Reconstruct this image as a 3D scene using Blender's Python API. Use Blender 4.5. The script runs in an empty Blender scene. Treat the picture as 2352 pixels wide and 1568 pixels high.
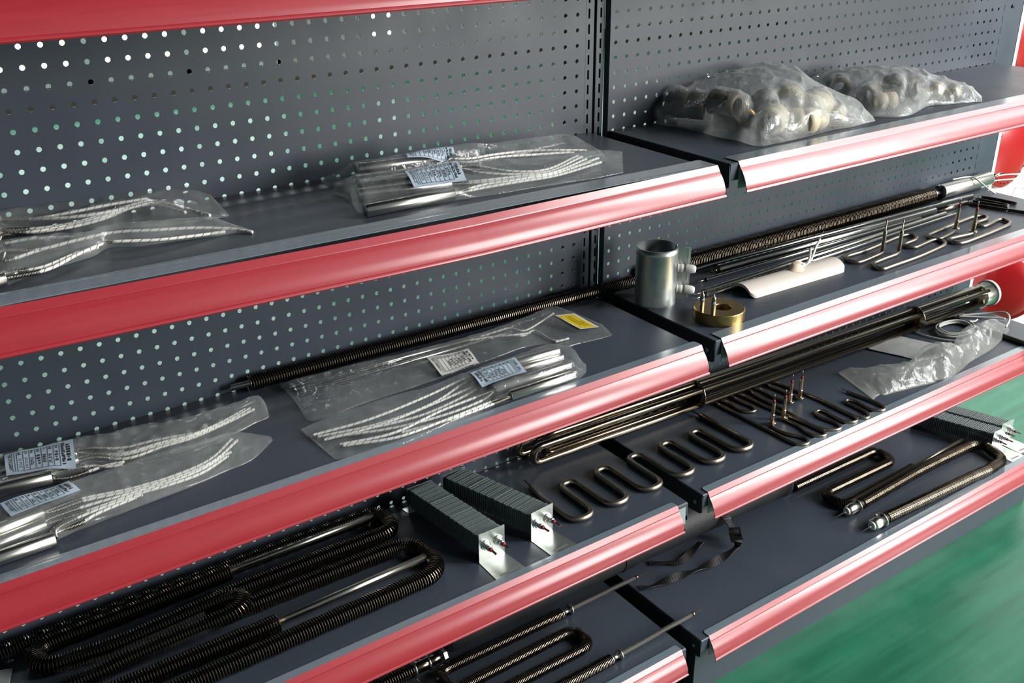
import bpy, math, random
import numpy as np
from mathutils import Vector, Matrix, noise
random.seed(7)
S = bpy.context.scene
COL = S.collection

# ------------------------------------------------------------------ camera
RC = np.array([[0.81970305, -0.57272211, -0.00873472],
               [-0.24415349, -0.33556638, -0.90982651],
               [0.51814668, 0.74792018, -0.41489689]])      # rows: right, down, forward
CAMP = np.array([-0.22130061, -1.34757887, 0.17028904])
FPX, IW, IH = 2299.81, 2352, 1568
cd = bpy.data.cameras.new('camera')
cam = bpy.data.objects.new('camera', cd); COL.objects.link(cam)
cd.sensor_fit = 'HORIZONTAL'; cd.sensor_width = 36.0; cd.lens = 36.0*FPX/IW
cd.clip_start = 0.02; cd.clip_end = 60
M4 = Matrix(((RC[0][0], -RC[1][0], -RC[2][0], CAMP[0]),
             (RC[0][1], -RC[1][1], -RC[2][1], CAMP[1]),
             (RC[0][2], -RC[1][2], -RC[2][2], CAMP[2]), (0, 0, 0, 1)))
cam.matrix_world = M4
S.camera = cam

# ------------------------------------------------------------------ world, lights, exposure
vs = S.view_settings
vs.view_transform = 'Standard'; vs.look = 'None'; vs.gamma = 1.0; vs.use_curve_mapping = False
vs.exposure = 0.0
S.cycles.use_denoising = True
S.cycles.caustics_reflective = False; S.cycles.caustics_refractive = False
S.cycles.max_bounces = 10; S.cycles.transparent_max_bounces = 24
S.cycles.sample_clamp_indirect = 6.0
W = bpy.data.worlds.new('hall_light'); S.world = W; W.use_nodes = True
bg = W.node_tree.nodes['Background']
bg.inputs[0].default_value = (0.62, 0.74, 0.80, 1); bg.inputs[1].default_value = 0.17

def area(name, loc, target, sx, sy, power, col=(1, 1, 1)):
    l = bpy.data.lights.new(name, 'AREA'); l.shape = 'RECTANGLE'; l.size = sx; l.size_y = sy
    l.energy = power; l.color = col
    o = bpy.data.objects.new(name, l); COL.objects.link(o); o.location = loc
    o.rotation_euler = (Vector(target)-Vector(loc)).to_track_quat('-Z', 'Y').to_euler()
    return o
# tall hall windows, front right, and an added soft fill lamp brightening the rack's right end
area('window_light', (5.0, -3.55, 1.7), (1.0, -0.25, -0.4), 1.0, 4.2, 430, (1.0, 0.985, 0.95))
area('window_light_near', (3.35, -4.5, 0.35), (0.6, -0.3, -0.4), 0.9, 1.7, 150, (1.0, 0.98, 0.95))
area('window_light_side', (4.6, -1.7, 1.7), (1.6, -0.2, -0.4), 1.6, 2.2, 80, (0.96, 0.99, 1.0))
# daylight in the bay behind the racks
area('window_light_back', (1.5, 4.7, 2.7), (0.9, 2.8, -1.28), 4.0, 1.6, 260, (0.95, 1.0, 1.0))

# ------------------------------------------------------------------ picture ray helpers: the point of a sight line on a level / upright plane
def ray(px, py):
    return RC.T @ np.array([(px-IW/2)/FPX, (py-IH/2)/FPX, 1.0])
def on(px, py, z):
    d = ray(px, py); t = (z-CAMP[2])/d[2]; p = CAMP+t*d
    return Vector((p[0], p[1], z))
def onY(px, py, y):
    d = ray(px, py); t = (y-CAMP[1])/d[1]; p = CAMP+t*d
    return Vector((p[0], y, p[2]))
def onX(px, py, x):
    d = ray(px, py); t = (x-CAMP[0])/d[0]; p = CAMP+t*d
    return Vector((x, p[1], p[2]))

Z2, Z3, Z4, Z5, ZF = -0.2225, -0.521, -0.823, -1.135, -1.283     # deck levels and the floor
Z1 = 0.0875

# ------------------------------------------------------------------ materials
MATS = {}
def mat(name, col, rough=0.5, metal=0.0, spec=0.5, coat=0.0, coatr=0.1, noise_amt=0.0, nscale=40, bump=0.0, bscale=200, emit=0.0, rvar=0.0, stretch=None):
    if name in MATS: return MATS[name]
    m = bpy.data.materials.new(name); m.use_nodes = True; MATS[name] = m
    nt = m.node_tree; b = nt.nodes['Principled BSDF']
    b.inputs['Base Color'].default_value = (*col, 1); b.inputs['Roughness'].default_value = rough
    b.inputs['Metallic'].default_value = metal; b.inputs['Specular IOR Level'].default_value = spec
    b.inputs['Coat Weight'].default_value = coat; b.inputs['Coat Roughness'].default_value = coatr
    if emit:
        b.inputs['Emission Color'].default_value = (*col, 1); b.inputs['Emission Strength'].default_value = emit
    N = nt.nodes.new; L = nt.links.new
    tc = N('ShaderNodeTexCoord'); src = tc.outputs['Object']
    if stretch:
        mp = N('ShaderNodeMapping'); mp.inputs['Scale'].default_value = stretch; L(src, mp.inputs[0]); src = mp.outputs[0]
    if noise_amt or rvar:
        n = N('ShaderNodeTexNoise'); n.inputs['Scale'].default_value = nscale; n.inputs['Detail'].default_value = 5; L(src, n.inputs['Vector'])
        if noise_amt:
            mx = N('ShaderNodeMix'); mx.data_type = 'RGBA'; mx.blend_type = 'MIX'
            L(n.outputs['Fac'], mx.inputs['Factor'])
            mx.inputs['A'].default_value = (*[c*(1-noise_amt) for c in col], 1)
            mx.inputs['B'].default_value = (*[min(1, c*(1+noise_amt)) for c in col], 1)
            L(mx.outputs['Result'], b.inputs['Base Color'])
        if rvar:
            mr = N('ShaderNodeMapRange'); mr.inputs['From Min'].default_value = .3; mr.inputs['From Max'].default_value = .7
            mr.inputs['To Min'].default_value = max(0, rough-rvar); mr.inputs['To Max'].default_value = min(1, rough+rvar)
            L(n.outputs['Fac'], mr.inputs[0]); L(mr.outputs[0], b.inputs['Roughness'])
    if bump:
        n2 = N('ShaderNodeTexNoise'); n2.inputs['Scale'].default_value = bscale; n2.inputs['Detail'].default_value = 3; L(src, n2.inputs['Vector'])
        bp = N('ShaderNodeBump'); bp.inputs['Strength'].default_value = bump; bp.inputs['Distance'].default_value = 0.002
        L(n2.outputs['Fac'], bp.inputs['Height']); L(bp.outputs[0], b.inputs['Normal'])
    return m

slate = mat('slate_powder_coat', (0.047, 0.060, 0.080), 0.40, 0, 0.5, noise_amt=0.06, nscale=9, bump=0.04, bscale=900, rvar=0.05)
slate_dk = mat('dark_bracket_paint', (0.022, 0.026, 0.034), 0.42, 0, 0.45)
blackp = mat('black_paint', (0.012, 0.013, 0.016), 0.45)
red_label = mat('red_label_strip', (0.34, 0.014, 0.026), 0.50, 0, 0.3, coat=1.0, coatr=0.235, noise_amt=0.10, nscale=14, rvar=0.06, stretch=(1, 12, 12))
grey_pvc = mat('grey_pvc', (0.30, 0.36, 0.38), 0.35)
steel = mat('satin_stainless', (0.62, 0.60, 0.54), 0.27, 1.0)
steel_dk = mat('heat_tinted_stainless', (0.27, 0.225, 0.165), 0.17, 1.0)
fin_steel = mat('dark_fin_steel', (0.23, 0.195, 0.15), 0.27, 1.0, noise_amt=0.15, nscale=60)
oxide = mat('oxidised_tube', (0.27, 0.24, 0.195), 0.36, 1.0, noise_amt=0.06, nscale=20)
zinc = mat('zinc_plate', (0.66, 0.69, 0.66), 0.33, 1.0, noise_amt=0.08, nscale=30, rvar=0.05)
brass = mat('brass', (0.42, 0.29, 0.11), 0.34, 1.0, noise_amt=0.15, nscale=40, bump=0.1, bscale=300)
ceramic = mat('white_ceramic', (0.62, 0.57, 0.51), 0.45, noise_amt=0.04, nscale=60)
epoxy = None

# ------------------------------------------------------------------ mesh helpers
class MB:
    """collects shapes; build() links them as one mesh object"""
    def __init__(s): s.v = []; s.f = []; s.uv = {}; s.sm = []
    def add(s, vs_, fs, smooth=False):
        o = len(s.v); s.v += [tuple(p) for p in vs_]
        for f in fs: s.f.append(tuple(i+o for i in f)); s.sm.append(smooth)
        return o
    def box(s, x0, x1, y0, y1, z0, z1, M=None):
        vv = [Vector(p) for p in ((x0,y0,z0),(x1,y0,z0),(x1,y1,z0),(x0,y1,z0),(x0,y0,z1),(x1,y0,z1),(x1,y1,z1),(x0,y1,z1))]
        if M is not None: vv = [M @ p for p in vv]
        s.add(vv, [(0,3,2,1),(4,5,6,7),(0,1,5,4),(1,2,6,5),(2,3,7,6),(3,0,4,7)])
        return s
    def prism(s, pts, x0, x1, axis='x', shift=None):
        """closed outline extruded along an axis"""
        n = len(pts)
        def mk(a, p):
            q = {'x': (a, p[0], p[1]), 'y': (p[0], a, p[1]), 'z': (p[0], p[1], a)}[axis]
            return (q[0], q[1], q[2]+shift(q[0])) if shift else q
        xs = [x0, x1] if not shift else list(np.linspace(x0, x1, 9))
        vv = []
        for a in xs: vv += [mk(a, p) for p in pts]
        fs = []
        for k in range(len(xs)-1):
            for i in range(n):
                j = (i+1) % n; fs.append((k*n+i, k*n+j, (k+1)*n+j, (k+1)*n+i))
        fs.append(tuple(range(n-1, -1, -1))); fs.append(tuple((len(xs)-1)*n+i for i in range(n)))
        s.add(vv, fs); return s
    def tube(s, path, r, n=10, caps=True, closed=False, smooth=True, uvk=False):
        P = [Vector(p) for p in path]; m = len(P)
        rs = r if hasattr(r, '__len__') else [r]*m
        fr = frames(P, closed)
        vv = []
        for (t, a, b), p, rr in zip(fr, P, rs):
            for k in range(n):
                c = 2*math.pi*k/n; vv.append(p+(a*math.cos(c)+b*math.sin(c))*rr)
        fs = []
        for i in range(m if closed else m-1):
            i2 = (i+1) % m
            for k in range(n):
                k2 = (k+1) % n; fs.append((i*n+k, i*n+k2, i2*n+k2, i2*n+k))
        base = len(s.f); s.add(vv, fs, smooth)
        if uvk:
            L = [0.0]
            for i in range(1, m): L.append(L[-1]+(P[i]-P[i-1]).length)
            q = base
            for i in range(m-1):
                for k in range(n):
                    s.uv[q] = ((L[i], k/n), (L[i], (k+1)/n), (L[i+1], (k+1)/n), (L[i+1], k/n)); q += 1
        if caps and not closed:
            o = len(s.v)-len(vv)
            s.f.append(tuple(o+k for k in range(n-1, -1, -1))); s.sm.append(False)
            s.f.append(tuple(o+(m-1)*n+k for k in range(n))); s.sm.append(False)
        return s
    def lathe(s, prof, M=None, n=24, smooth=True, cap=True):
        """prof: (radius, height) along local z"""
        vv = []
        for r, h in prof:
            for k in range(n):
                c = 2*math.pi*k/n; p = Vector((r*math.cos(c), r*math.sin(c), h)); vv.append(M @ p if M is not None else p)
        fs = []
        for i in range(len(prof)-1):
            for k in range(n):
                k2 = (k+1) % n; fs.append((i*n+k, i*n+k2, (i+1)*n+k2, (i+1)*n+k))
        if cap:
            fs.append(tuple(range(n-1, -1, -1))); fs.append(tuple((len(prof)-1)*n+k for k in range(n)))
        s.add(vv, fs, smooth); return s
    def build(s, name, m, parent=None, auto=True):
        me = bpy.data.meshes.new(name); me.from_pydata(s.v, [], s.f); me.update()
        me.polygons.foreach_set('use_smooth', s.sm)
        if s.uv:
            ul = me.uv_layers.new(name='along'); d = ul.data
            for fi, u in s.uv.items():
                p = me.polygons[fi]
                for li, c in zip(p.loop_indices, u): d[li].uv = c
        if m: me.materials.append(m)
        o = bpy.data.objects.new(name, me); COL.objects.link(o)
        if parent is not None: put(o, parent)
        return o

def put(o, parent):
    """parts are modelled in world coordinates; their thing only moves by location"""
    o.parent = parent
    o.matrix_parent_inverse = Matrix.Translation(parent.location).inverted()

def frames(P, closed=False):
    m = len(P); T = []
    for i in range(m):
        a = P[(i-1) % m] if (closed or i > 0) else P[i]
        b = P[(i+1) % m] if (closed or i < m-1) else P[i]
        t = (b-a); T.append(t.normalized() if t.length > 1e-12 else Vector((1, 0, 0)))
    up = Vector((0, 0, 1)) if abs(T[0].z) < .9 else Vector((0, 1, 0))
    a = T[0].cross(up).normalized(); out = []
    for i in range(m):
        a = (a-T[i]*a.dot(T[i]))
        a = a.normalized() if a.length > 1e-9 else T[i].orthogonal().normalized()
        out.append((T[i], a, T[i].cross(a).normalized()))
    return out

def tag(o, label=None, cat=None, group=None, kind=None):
    if label: o['label'] = label
    if cat: o['category'] = cat
    if group: o['group'] = group
    if kind: o['kind'] = kind
    return o
def thing(name, label, cat, loc=(0, 0, 0), group=None):
    o = bpy.data.objects.new(name, None); COL.objects.link(o); o.location = loc
    o.empty_display_size = 0.02
    return tag(o, label, cat, group)

def fillet(pts, r, n=8):
    """polyline with rounded corners; r may be one value or a list"""
    P = [Vector(p) for p in pts]; out = [P[0]]
    for i in range(1, len(P)-1):
        rr = r[i-1] if hasattr(r, '__len__') else r
        a = P[i-1]-P[i]; b = P[i+1]-P[i]; la, lb = a.length, b.length
        if la < 1e-6 or lb < 1e-6 or rr <= 0: out.append(P[i]); continue
        a /= la; b /= lb; ang = a.angle(b)
        d = min(rr/math.tan(ang/2), la*.49, lb*.49)
        for k in range(n+1):
            t = k/n; out.append((P[i]+a*d)*(1-t)**2+P[i]*2*t*(1-t)+(P[i]+b*d)*t*t)
    out.append(P[-1]); return out
def resample(P, step):
    P = [Vector(p) for p in P]; L = [0.0]
    for i in range(1, len(P)): L.append(L[-1]+(P[i]-P[i-1]).length)
    n = max(2, int(round(L[-1]/step))+1); out = []; j = 0
    for k in range(n):
        d = L[-1]*k/(n-1)
        while j < len(P)-2 and L[j+1] < d: j += 1
        s = (d-L[j])/max(1e-9, L[j+1]-L[j]); out.append(P[j].lerp(P[j+1], min(1, max(0, s))))
    return out
def spline(pts, n=8):
    """Catmull-Rom through the points"""
    P = [Vector(p) for p in pts]; P = [P[0]*2-P[1]]+P+[P[-1]*2-P[-2]]; out = []
    for i in range(1, len(P)-2):
        for k in range(n):
            t = k/n; p0, p1, p2, p3 = P[i-1], P[i], P[i+1], P[i+2]
            out.append(.5*((2*p1)+(p2-p0)*t+(2*p0-5*p1+4*p2-p3)*t*t+(3*p1-p0-3*p2+p3)*t**3))
    out.append(P[-2]); return out
def fin_spiral(mb, path, r0, r1, pitch, seg=14, rim=.00045):
    """helical fin wound on a tube: a ribbon standing up from the tube wall, with a rolled outer rim"""
    P = resample(path, pitch/seg); fr = frames(P); n = len(P); vv = []
    for i, (p, (t, a, b)) in enumerate(zip(P, fr)):
        c = 2*math.pi*i/seg; d = a*math.cos(c)+b*math.sin(c)
        rr = r1*(1+0.025*math.sin(i*0.037)+0.015*math.sin(i*.17))
        q = p+d*rr
        vv += [p+d*r0, q-t*rim, q+t*rim]
    fs = []
    for i in range(n-1):
        fs += [(3*i, 3*i+1, 3*i+4, 3*i+3), (3*i+1, 3*i+2, 3*i+5, 3*i+4)]
    mb.add(vv, fs, False)
    return mb
def helix(path, R, pitch, seg=10):
    P = resample(path, pitch/seg); fr = frames(P)
    return [p+(a*math.cos(2*math.pi*i/seg)+b*math.sin(2*math.pi*i/seg))*R for i, (p, (t, a, b)) in enumerate(zip(P, fr))]
def axis_matrix(p, d, up=Vector((0, 0, 1))):
    """matrix whose local z runs along d from p"""
    d = Vector(d).normalized(); x = up.cross(d)
    x = x.normalized() if x.length > 1e-6 else Vector((1, 0, 0)); y = d.cross(x)
    return Matrix(((x.x, y.x, d.x, p[0]), (x.y, y.y, d.y, p[1]), (x.z, y.z, d.z, p[2]), (0, 0, 0, 1)))

# ================================================================== the setting
def struct(name, mb, m, parent=None):
    o = mb.build(name, m, parent)
    if parent is None: o['kind'] = 'structure'
    return o

def floor_material():
    m = bpy.data.materials.new('green_epoxy_floor'); m.use_nodes = True
    nt = m.node_tree; b = nt.nodes['Principled BSDF']; N = nt.nodes.new; L = nt.links.new
    tc = N('ShaderNodeTexCoord')
    mp = N('ShaderNodeMapping'); mp.inputs['Rotation'].default_value = (0, 0, 0.55); mp.inputs['Scale'].default_value = (1.2, 14, 1); L(tc.outputs['Object'], mp.inputs[0])
    n = N('ShaderNodeTexNoise'); n.inputs['Scale'].default_value = 2.2; n.inputs['Detail'].default_value = 7; L(mp.outputs[0], n.inputs['Vector'])
    n2 = N('ShaderNodeTexNoise'); n2.inputs['Scale'].default_value = 5; n2.inputs['Detail'].default_value = 6; L(tc.outputs['Object'], n2.inputs['Vector'])
    cr = N('ShaderNodeValToRGB'); cr.color_ramp.elements[0].position = .3; cr.color_ramp.elements[1].position = .75
    cr.color_ramp.elements[0].color = (0.012, 0.115, 0.062, 1); cr.color_ramp.elements[1].color = (0.030, 0.20, 0.115, 1)
    L(n.outputs['Fac'], cr.inputs[0])
    mx = N('ShaderNodeMix'); mx.data_type = 'RGBA'; mx.inputs['B'].default_value = (0.10, 0.27, 0.18, 1)
    cr2 = N('ShaderNodeValToRGB'); cr2.color_ramp.elements[0].position = .55; cr2.color_ramp.elements[1].position = .9
    cr2.color_ramp.elements[1].color = (.6, .6, .6, 1)
    L(n2.outputs['Fac'], cr2.inputs[0]); L(cr2.outputs[0], mx.inputs['Factor']); L(cr.outputs[0], mx.inputs['A'])
    L(mx.outputs['Result'], b.inputs['Base Color'])
    b.inputs['Roughness'].default_value = .32
    bp = N('ShaderNodeBump'); bp.inputs['Strength'].default_value = .25; bp.inputs['Distance'].default_value = .004
    L(n.outputs['Fac'], bp.inputs['Height']); L(bp.outputs[0], b.inputs['Normal'])
    return m
struct('floor', MB().box(-5, 9, -6, 6.6, ZF-.05, ZF), floor_material())
white_wall = mat('white_wall', (0.72, 0.73, 0.70), 0.6, noise_amt=.04, nscale=3)
struct('wall_back', MB().box(-5, 9, 6.5, 6.6, ZF, 3.2), mat('hall_wall', (0.30, 0.31, 0.30), 0.7))
# daylit doors and windows in the far wall
lit = mat('daylight_pane', (0.92, 0.97, 1.0), 0.5, emit=2.6)
frame_m = mat('window_frame_paint', (0.35, 0.38, 0.38), 0.5)
def far_window(i, x0, x1, z0, z1, nb):
    w = bpy.data.objects.new('window_%d' % i, None); COL.objects.link(w); w['kind'] = 'structure'
    for k in range(nb):
        a = x0+(x1-x0)*k/nb; b = x0+(x1-x0)*(k+1)/nb
        MB().box(a+.03, b-.03, 6.47, 6.48, z0+.03, z1-.03).build('pane', lit, w)
    f = MB()
    for k in range(nb+1): f.box(x0+(x1-x0)*k/nb-.03, x0+(x1-x0)*k/nb+.03, 6.42, 6.5, z0-.03, z1+.03)
    f.box(x0, x1, 6.42, 6.5, z0-.03, z0+.03); f.box(x0, x1, 6.42, 6.5, z1-.03, z1+.03)
    f.build('window_frame', frame_m, w)
far_window(1, 0.75, 2.95, -1.08, 1.4, 3)
far_window(2, 3.72, 4.05, -1.0, 1.4, 1)
far_window(3, 5.75, 7.1, -0.80, 1.4, 3)
struct('baseboard_back', MB().box(-5, 9, 6.46, 6.5, ZF, ZF+.16), mat('brown_skirting', (0.045, 0.036, 0.026), 0.5))

# ------------------------------------------------------------------ perforated back panels
PITCH, PROW = 0.025, 0.02482
def pegboard(name, label, x_first, ncol, y, x0, x1, r0, r1):
    """sheet with true round holes; the sheet is 1 mm thick"""
    n = 12; rad = 0.0034; t = 0.0011
    cs = [(math.cos(2*math.pi*k/n), math.sin(2*math.pi*k/n)) for k in range(n)]
    mb = MB(); vv = []; fs = []
    hx, hz = PITCH/2, PROW/2
    for c in range(ncol):
        cx = x_first+c*PITCH
        for r in range(r0, r1):
            cz = -r*PROW; o = len(vv)
            for (a, b) in cs:
                vv.append((cx+a*rad, y, cz+b*rad))
            for (a, b) in cs:
                s_ = 1/max(abs(a), abs(b)); vv.append((cx+max(-1, min(1, a*s_))*hx, y, cz+max(-1, min(1, b*s_))*hz))
            for (a, b) in cs:
                vv.append((cx+a*rad, y+t, cz+b*rad))
            # square corners are added so that the sheet is whole
            oc = len(vv)
            vv += [(cx+hx, y, cz+hz), (cx-hx, y, cz+hz), (cx-hx, y, cz-hz), (cx+hx, y, cz-hz)]
            for k in range(n):
                k2 = (k+1) % n
                fs.append((o+k, o+n+k, o+n+k2, o+k2)); fs.append((o+k, o+k2, o+2*n+k2, o+2*n+k))
            for q, k in enumerate((1, 4, 7, 10)): fs.append((o+n+k, oc+q, o+n+k+1))
    mb.add(vv, fs)
    zt, zb = -r0*PROW+hz, -(r1-1)*PROW-hz
    xl, xr = x_first-hx, x_first+(ncol-1)*PITCH+hx
    for a, b in ((x0, xl), (xr, x1)):
        if b > a+1e-4: mb.add([(a, y, zb), (b, y, zb), (b, y, zt), (a, y, zt)], [(0, 1, 2, 3)])
    for a in (x0, x1): mb.box(a-(0 if a == x0 else .0012), a+(.0012 if a == x0 else 0), y+.0002, y+.014, zb, zt)
    o = mb.build(name, slate)
    return tag(o, label, 'panel')
pegboard('perforated_panel', 'slate grey perforated metal back panel left of the slotted upright', -12*PITCH, 47, 0.0, -.3190, .8672, -5, 47)
pegboard('perforated_panel.001', 'slate grey perforated metal back panel right of the slotted upright', 37*PITCH, 47, -0.0102, .9125, 2.0985, -5, 47)

# ------------------------------------------------------------------ slotted uprights
def upright(name, label, x0, x1, slots, y=0.0):
    t = thing(name, label, 'upright', ((x0+x1)/2, y+.03, ZF))
    zt, zb = .14, ZF
    for (a, b, sx) in slots:
        mb = MB(); hw, hh = .0019, .0078
        xs = [a, sx-hw, sx+hw, b]
        r = -4; zs = []
        while True:
            c = -r*PROW
            if c < -1.15: break
            zs.append(c); r += 1
        for (p, q) in ((a, sx-hw), (sx+hw, b)):
            mb.add([(p, y, zb), (q, y, zb), (q, y, zt), (p, y, zt)], [(0, 1, 2, 3)])
        prev = zt
        for c in zs+[None]:
            hi = prev; lo = (c+hh) if c is not None else zb
            mb.add([(sx-hw, y, lo), (sx+hw, y, lo), (sx+hw, y, hi), (sx-hw, y, hi)], [(0, 1, 2, 3)])
            if c is not None:
                prev = c-hh
                for xx in (sx-hw, sx+hw): mb.add([(xx, y, c-hh), (xx, y+.002, c-hh), (xx, y+.002, c+hh), (xx, y, c+hh)], [(0, 1, 2, 3)])
        for xx in (a, b): mb.box(xx-.0006, xx+.0006, y+.0002, y+.03, zb, zt)
        mb.build('slotted_channel', slate, t)
    MB().box(x0, x1, y+.03, y+.06, zb, zt).build('post_core', blackp, t)
    return t
upright('slotted_upright', 'dark double-slotted metal upright between the two back panels', .8672, .9080, [(.8680, .8845, .8745), (.8915, .9072, .8997)])
ue = upright('slotted_upright.001', 'slotted end upright at the far right edge of the rack', 2.0985, 2.187, [(2.0992, 2.1265, 2.1012)], -.0085)
mb = MB().box(2.1265, 2.187, -.004, .05, ZF, .14); mb.build('post_cover', slate, ue)
mb = MB().lathe([(.0045, 0), (.0045, .002)], axis_matrix((2.142, -.0062, -.098), (0, 1, 0)), 14); mb.build('bolt_hole', blackp, ue)

# ------------------------------------------------------------------ shelves
def _strip():
    """face of the price holder: flat label edge, groove, bulged front, small lip"""
    pts = [(-.2978, .0016), (-.3034, -.0066), (-.3036, -.0074), (-.3033, -.0079)]
    c = [(-.3040, -.0084), (-.3083, -.0132), (-.3124, -.0191), (-.3157, -.0256), (-.3180, -.0326), (-.3190, -.0384)]
    n = len(c)-1
    for i in range(n):
        p0, p1, p2, p3 = c[max(0, i-1)], c[i], c[i+1], c[min(n, i+2)]
        for k in range(5):
            t = k/5
            pts.append(tuple(.5*((2*b)+(c_-a)*t+(2*a-5*b+4*c_-d)*t*t+(3*b-a-3*c_+d)*t**3) for a, b, c_, d in zip(p0, p1, p2, p3)))
    return pts+[c[-1], (-.3186, -.0388), (-.3204, -.0398), (-.3212, -.0410), (-.3216, -.0420), (-.3208, -.0432), (-.3196, -.0432)]
STRIP = _strip()
def thick(prof, t):
    out = []
    n = len(prof)
    for i, (y, z) in enumerate(prof):
        a = prof[max(0, i-1)]; b = prof[min(n-1, i+1)]
        dy, dz = b[0]-a[0], b[1]-a[1]; l = math.hypot(dy, dz)
        out.append((y-dz/l*t, z+dy/l*t))
    return prof+out[::-1]
clear_flap = None
def flap_material():
    m = bpy.data.materials.new('clear_grey_flap'); m.use_nodes = True
    nt = m.node_tree; b = nt.nodes['Principled BSDF']
    b.inputs['Base Color'].default_value = (.17, .215, .25, 1); b.inputs['Roughness'].default_value = .22
    b.inputs['Coat Weight'].default_value = 1.0; b.inputs['Coat Roughness'].default_value = .16
    N = nt.nodes.new; L = nt.links.new
    tc = N('ShaderNodeTexCoord'); mp = N('ShaderNodeMapping'); mp.inputs['Scale'].default_value = (4, 60, 60); L(tc.outputs['Object'], mp.inputs[0])
    n = N('ShaderNodeTexNoise'); n.inputs['Scale'].default_value = 3; n.inputs['Detail'].default_value = 4; L(mp.outputs[0], n.inputs['Vector'])
    bp = N('ShaderNodeBump'); bp.inputs['Strength'].default_value = .35; bp.inputs['Distance'].default_value = .002
    L(n.outputs['Fac'], bp.inputs['Height']); L(bp.outputs[0], b.inputs['Normal'])
    return m
flapm = flap_material()

def shelf(label, z, xa, xb, sx0, sx1, yoff=0.0, yback=-.003, bp=True, tilt=None, flap=.026, plate_to=None, lift=0.0, brackets=(True, True)):
    t = thing('metal_shelf', label, 'shelf', ((xa+xb)/2, -.15, z))
    yf = -.300+yoff
    # folded deck: top sheet, front and side folds
    prof = [(yback, z), (yf+.002, z), (yf, z-.0015), (yf, z-.027), (yf+.0015, z-.027), (yf+.0015, z-.003), (yback, z-.0014)]
    d = MB().prism(prof, xa, xb)
    d.box(xa, xb, yback-.0012, yback, z-.02, z-.0005)
    d.build('deck', slate, t)
    if bp:
        for i, (xx, s_) in enumerate(((xa, -1), (xb, 1))):
            if not brackets[i]: continue
            x0, x1 = (xx-.0018, xx-.0003) if s_ < 0 else (xx+.0003, xx+.0018)
            pr = [(yback+.004, z-.001), (yf+.006, z-.001), (yf+.001, z-.004), (yf-.001, z-.034), (yf+.001, z-.038), (yf+.006, z-.040), (yback-.03, z-.062), (yback-.004, z-.062), (yback+.004, z-.058)]
            b = MB().prism(pr, x0, x1).build('side_bracket', slate_dk, t)
            # the light spot of the bracket's front hole
            cx = x0-.0004 if s_ < 0 else x1+.0004
            h = MB().lathe([(.0037, 0), (.0037, .0005)], axis_matrix((cx, yf+.018, z-.022), (1, 0, 0)), 14)
            h.build('bracket_hole', grey_pvc, b)
    sh = tilt
    yo = yoff
    st = [(y+yo, zz+z+lift) for y, zz in STRIP]
    px1 = plate_to or sx1
    pl = MB().prism([(-.2995+yo-.0012, z+lift-.006), (-.3015+yo, z+lift-.006), (-.3035+yo, z+lift-.0405), (-.3020+yo, z+lift-.0405)], sx0, px1, shift=sh)
    plate = pl.build('holder_plate', grey_pvc, t)
    lab = MB().prism(thick(st, -.0008), sx0, sx1, shift=sh).build('red_label_strip', red_label, plate)
    fl = MB()
    # flap with rounded outer corners lying on the deck
    r = .006; y1, y0 = yf+.0015, yf+.0015+flap
    pts = [(sx0, y1), (sx1, y1)]
    pts += [(sx1-r+r*math.cos(a), y0-r+r*math.sin(a)) for a in np.linspace(0, math.pi/2, 6)]
    nx = 24
    pts += [(sx1-r+(sx0-sx1+2*r)*k/nx, y0) for k in range(1, nx)]
    pts += [(sx0+r-r*math.cos(a), y0-r+r*math.sin(a)) for a in np.linspace(math.pi/2, 0, 6)]
    n = len(pts); zz = z+lift+.0012
    vv = []
    for k in (0, 1):
        for (x, y) in pts: vv.append((x, y, zz+.0008*k+.05*lift*(y-y1)/flap+(sh(x) if sh else 0)))
    fs = [tuple(range(n-1, -1, -1)), tuple(range(n, 2*n))]+[(i, (i+1) % n, n+(i+1) % n, n+i) for i in range(n)]
    fl.add(vv, fs); fl.build('clear_flap', flapm, plate)
    return t
XL0, XL1, XR0, XR1 = -.3020, .8783, .9165, 2.0960
shelf('dark shelf along the top left edge, only its red strip in view', Z1, XL0, XL1, XL0, .885, plate_to=.885)
shelf('left shelf holding bagged cartridge heaters, upper of the rack', Z2, XL0, XL1, XL0, .889, tilt=lambda x: max(0, .0235*(.40-x)) if x < .4 else 0, flap=.040, lift=.0005)
shelf('left shelf with the black finned rod along its back', Z3, XL0, XL1, XL0, .884, flap=.018)
shelf('left shelf with the two stacked-fin block heaters', Z4, XL0, XL1, XL0, .8545, plate_to=.872, flap=.014)
shelf('base shelf left of the dark seam at the bottom of the picture', Z5, XL0, XL1, XL0, .868, yoff=-.0235, flap=.016)
shelf('dark right shelf at the top edge behind the bracket tips', Z1, XR0, XR1, .9335, 2.1, yback=-.0135)
shelf('right shelf holding two big cloudy plastic bags', Z2, XR0, XR1, .9335, 2.1, yback=-.0135, flap=.030)
shelf('right shelf with the clamp heater, brass ring and long tubes', Z3, XR0, XR1, .9288, 2.1, yback=-.0135, flap=.024)
shelf('right shelf under the long tube bundle with flat wavy elements', Z4, XR0, XR1, .9283, 2.1, yback=-.0135, flap=.017)
shelf('base shelf above the green floor, red strip facing it', Z5, XR0, XR1, .9360, 2.1, yback=-.0135, yoff=-.0265, flap=.016)
# base plinths
for i, (a, b, lb) in enumerate(((XL0, .872, 'slate kick plate under the left base shelf'), (.921, 2.096, 'slate kick plate under the right base shelf along the green floor'))):
    t = thing('kick_plate', lb, 'kick plate', ((a+b)/2, -.308, ZF))
    MB().box(a, b, -.3095, -.308, ZF, Z5-.028).build('front_sheet', slate, t)
    for xx in (a, b): MB().box(xx-.001, xx+.001, -.308, -.02, ZF, Z5-.03).build('side_sheet', slate_dk, t)

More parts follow.
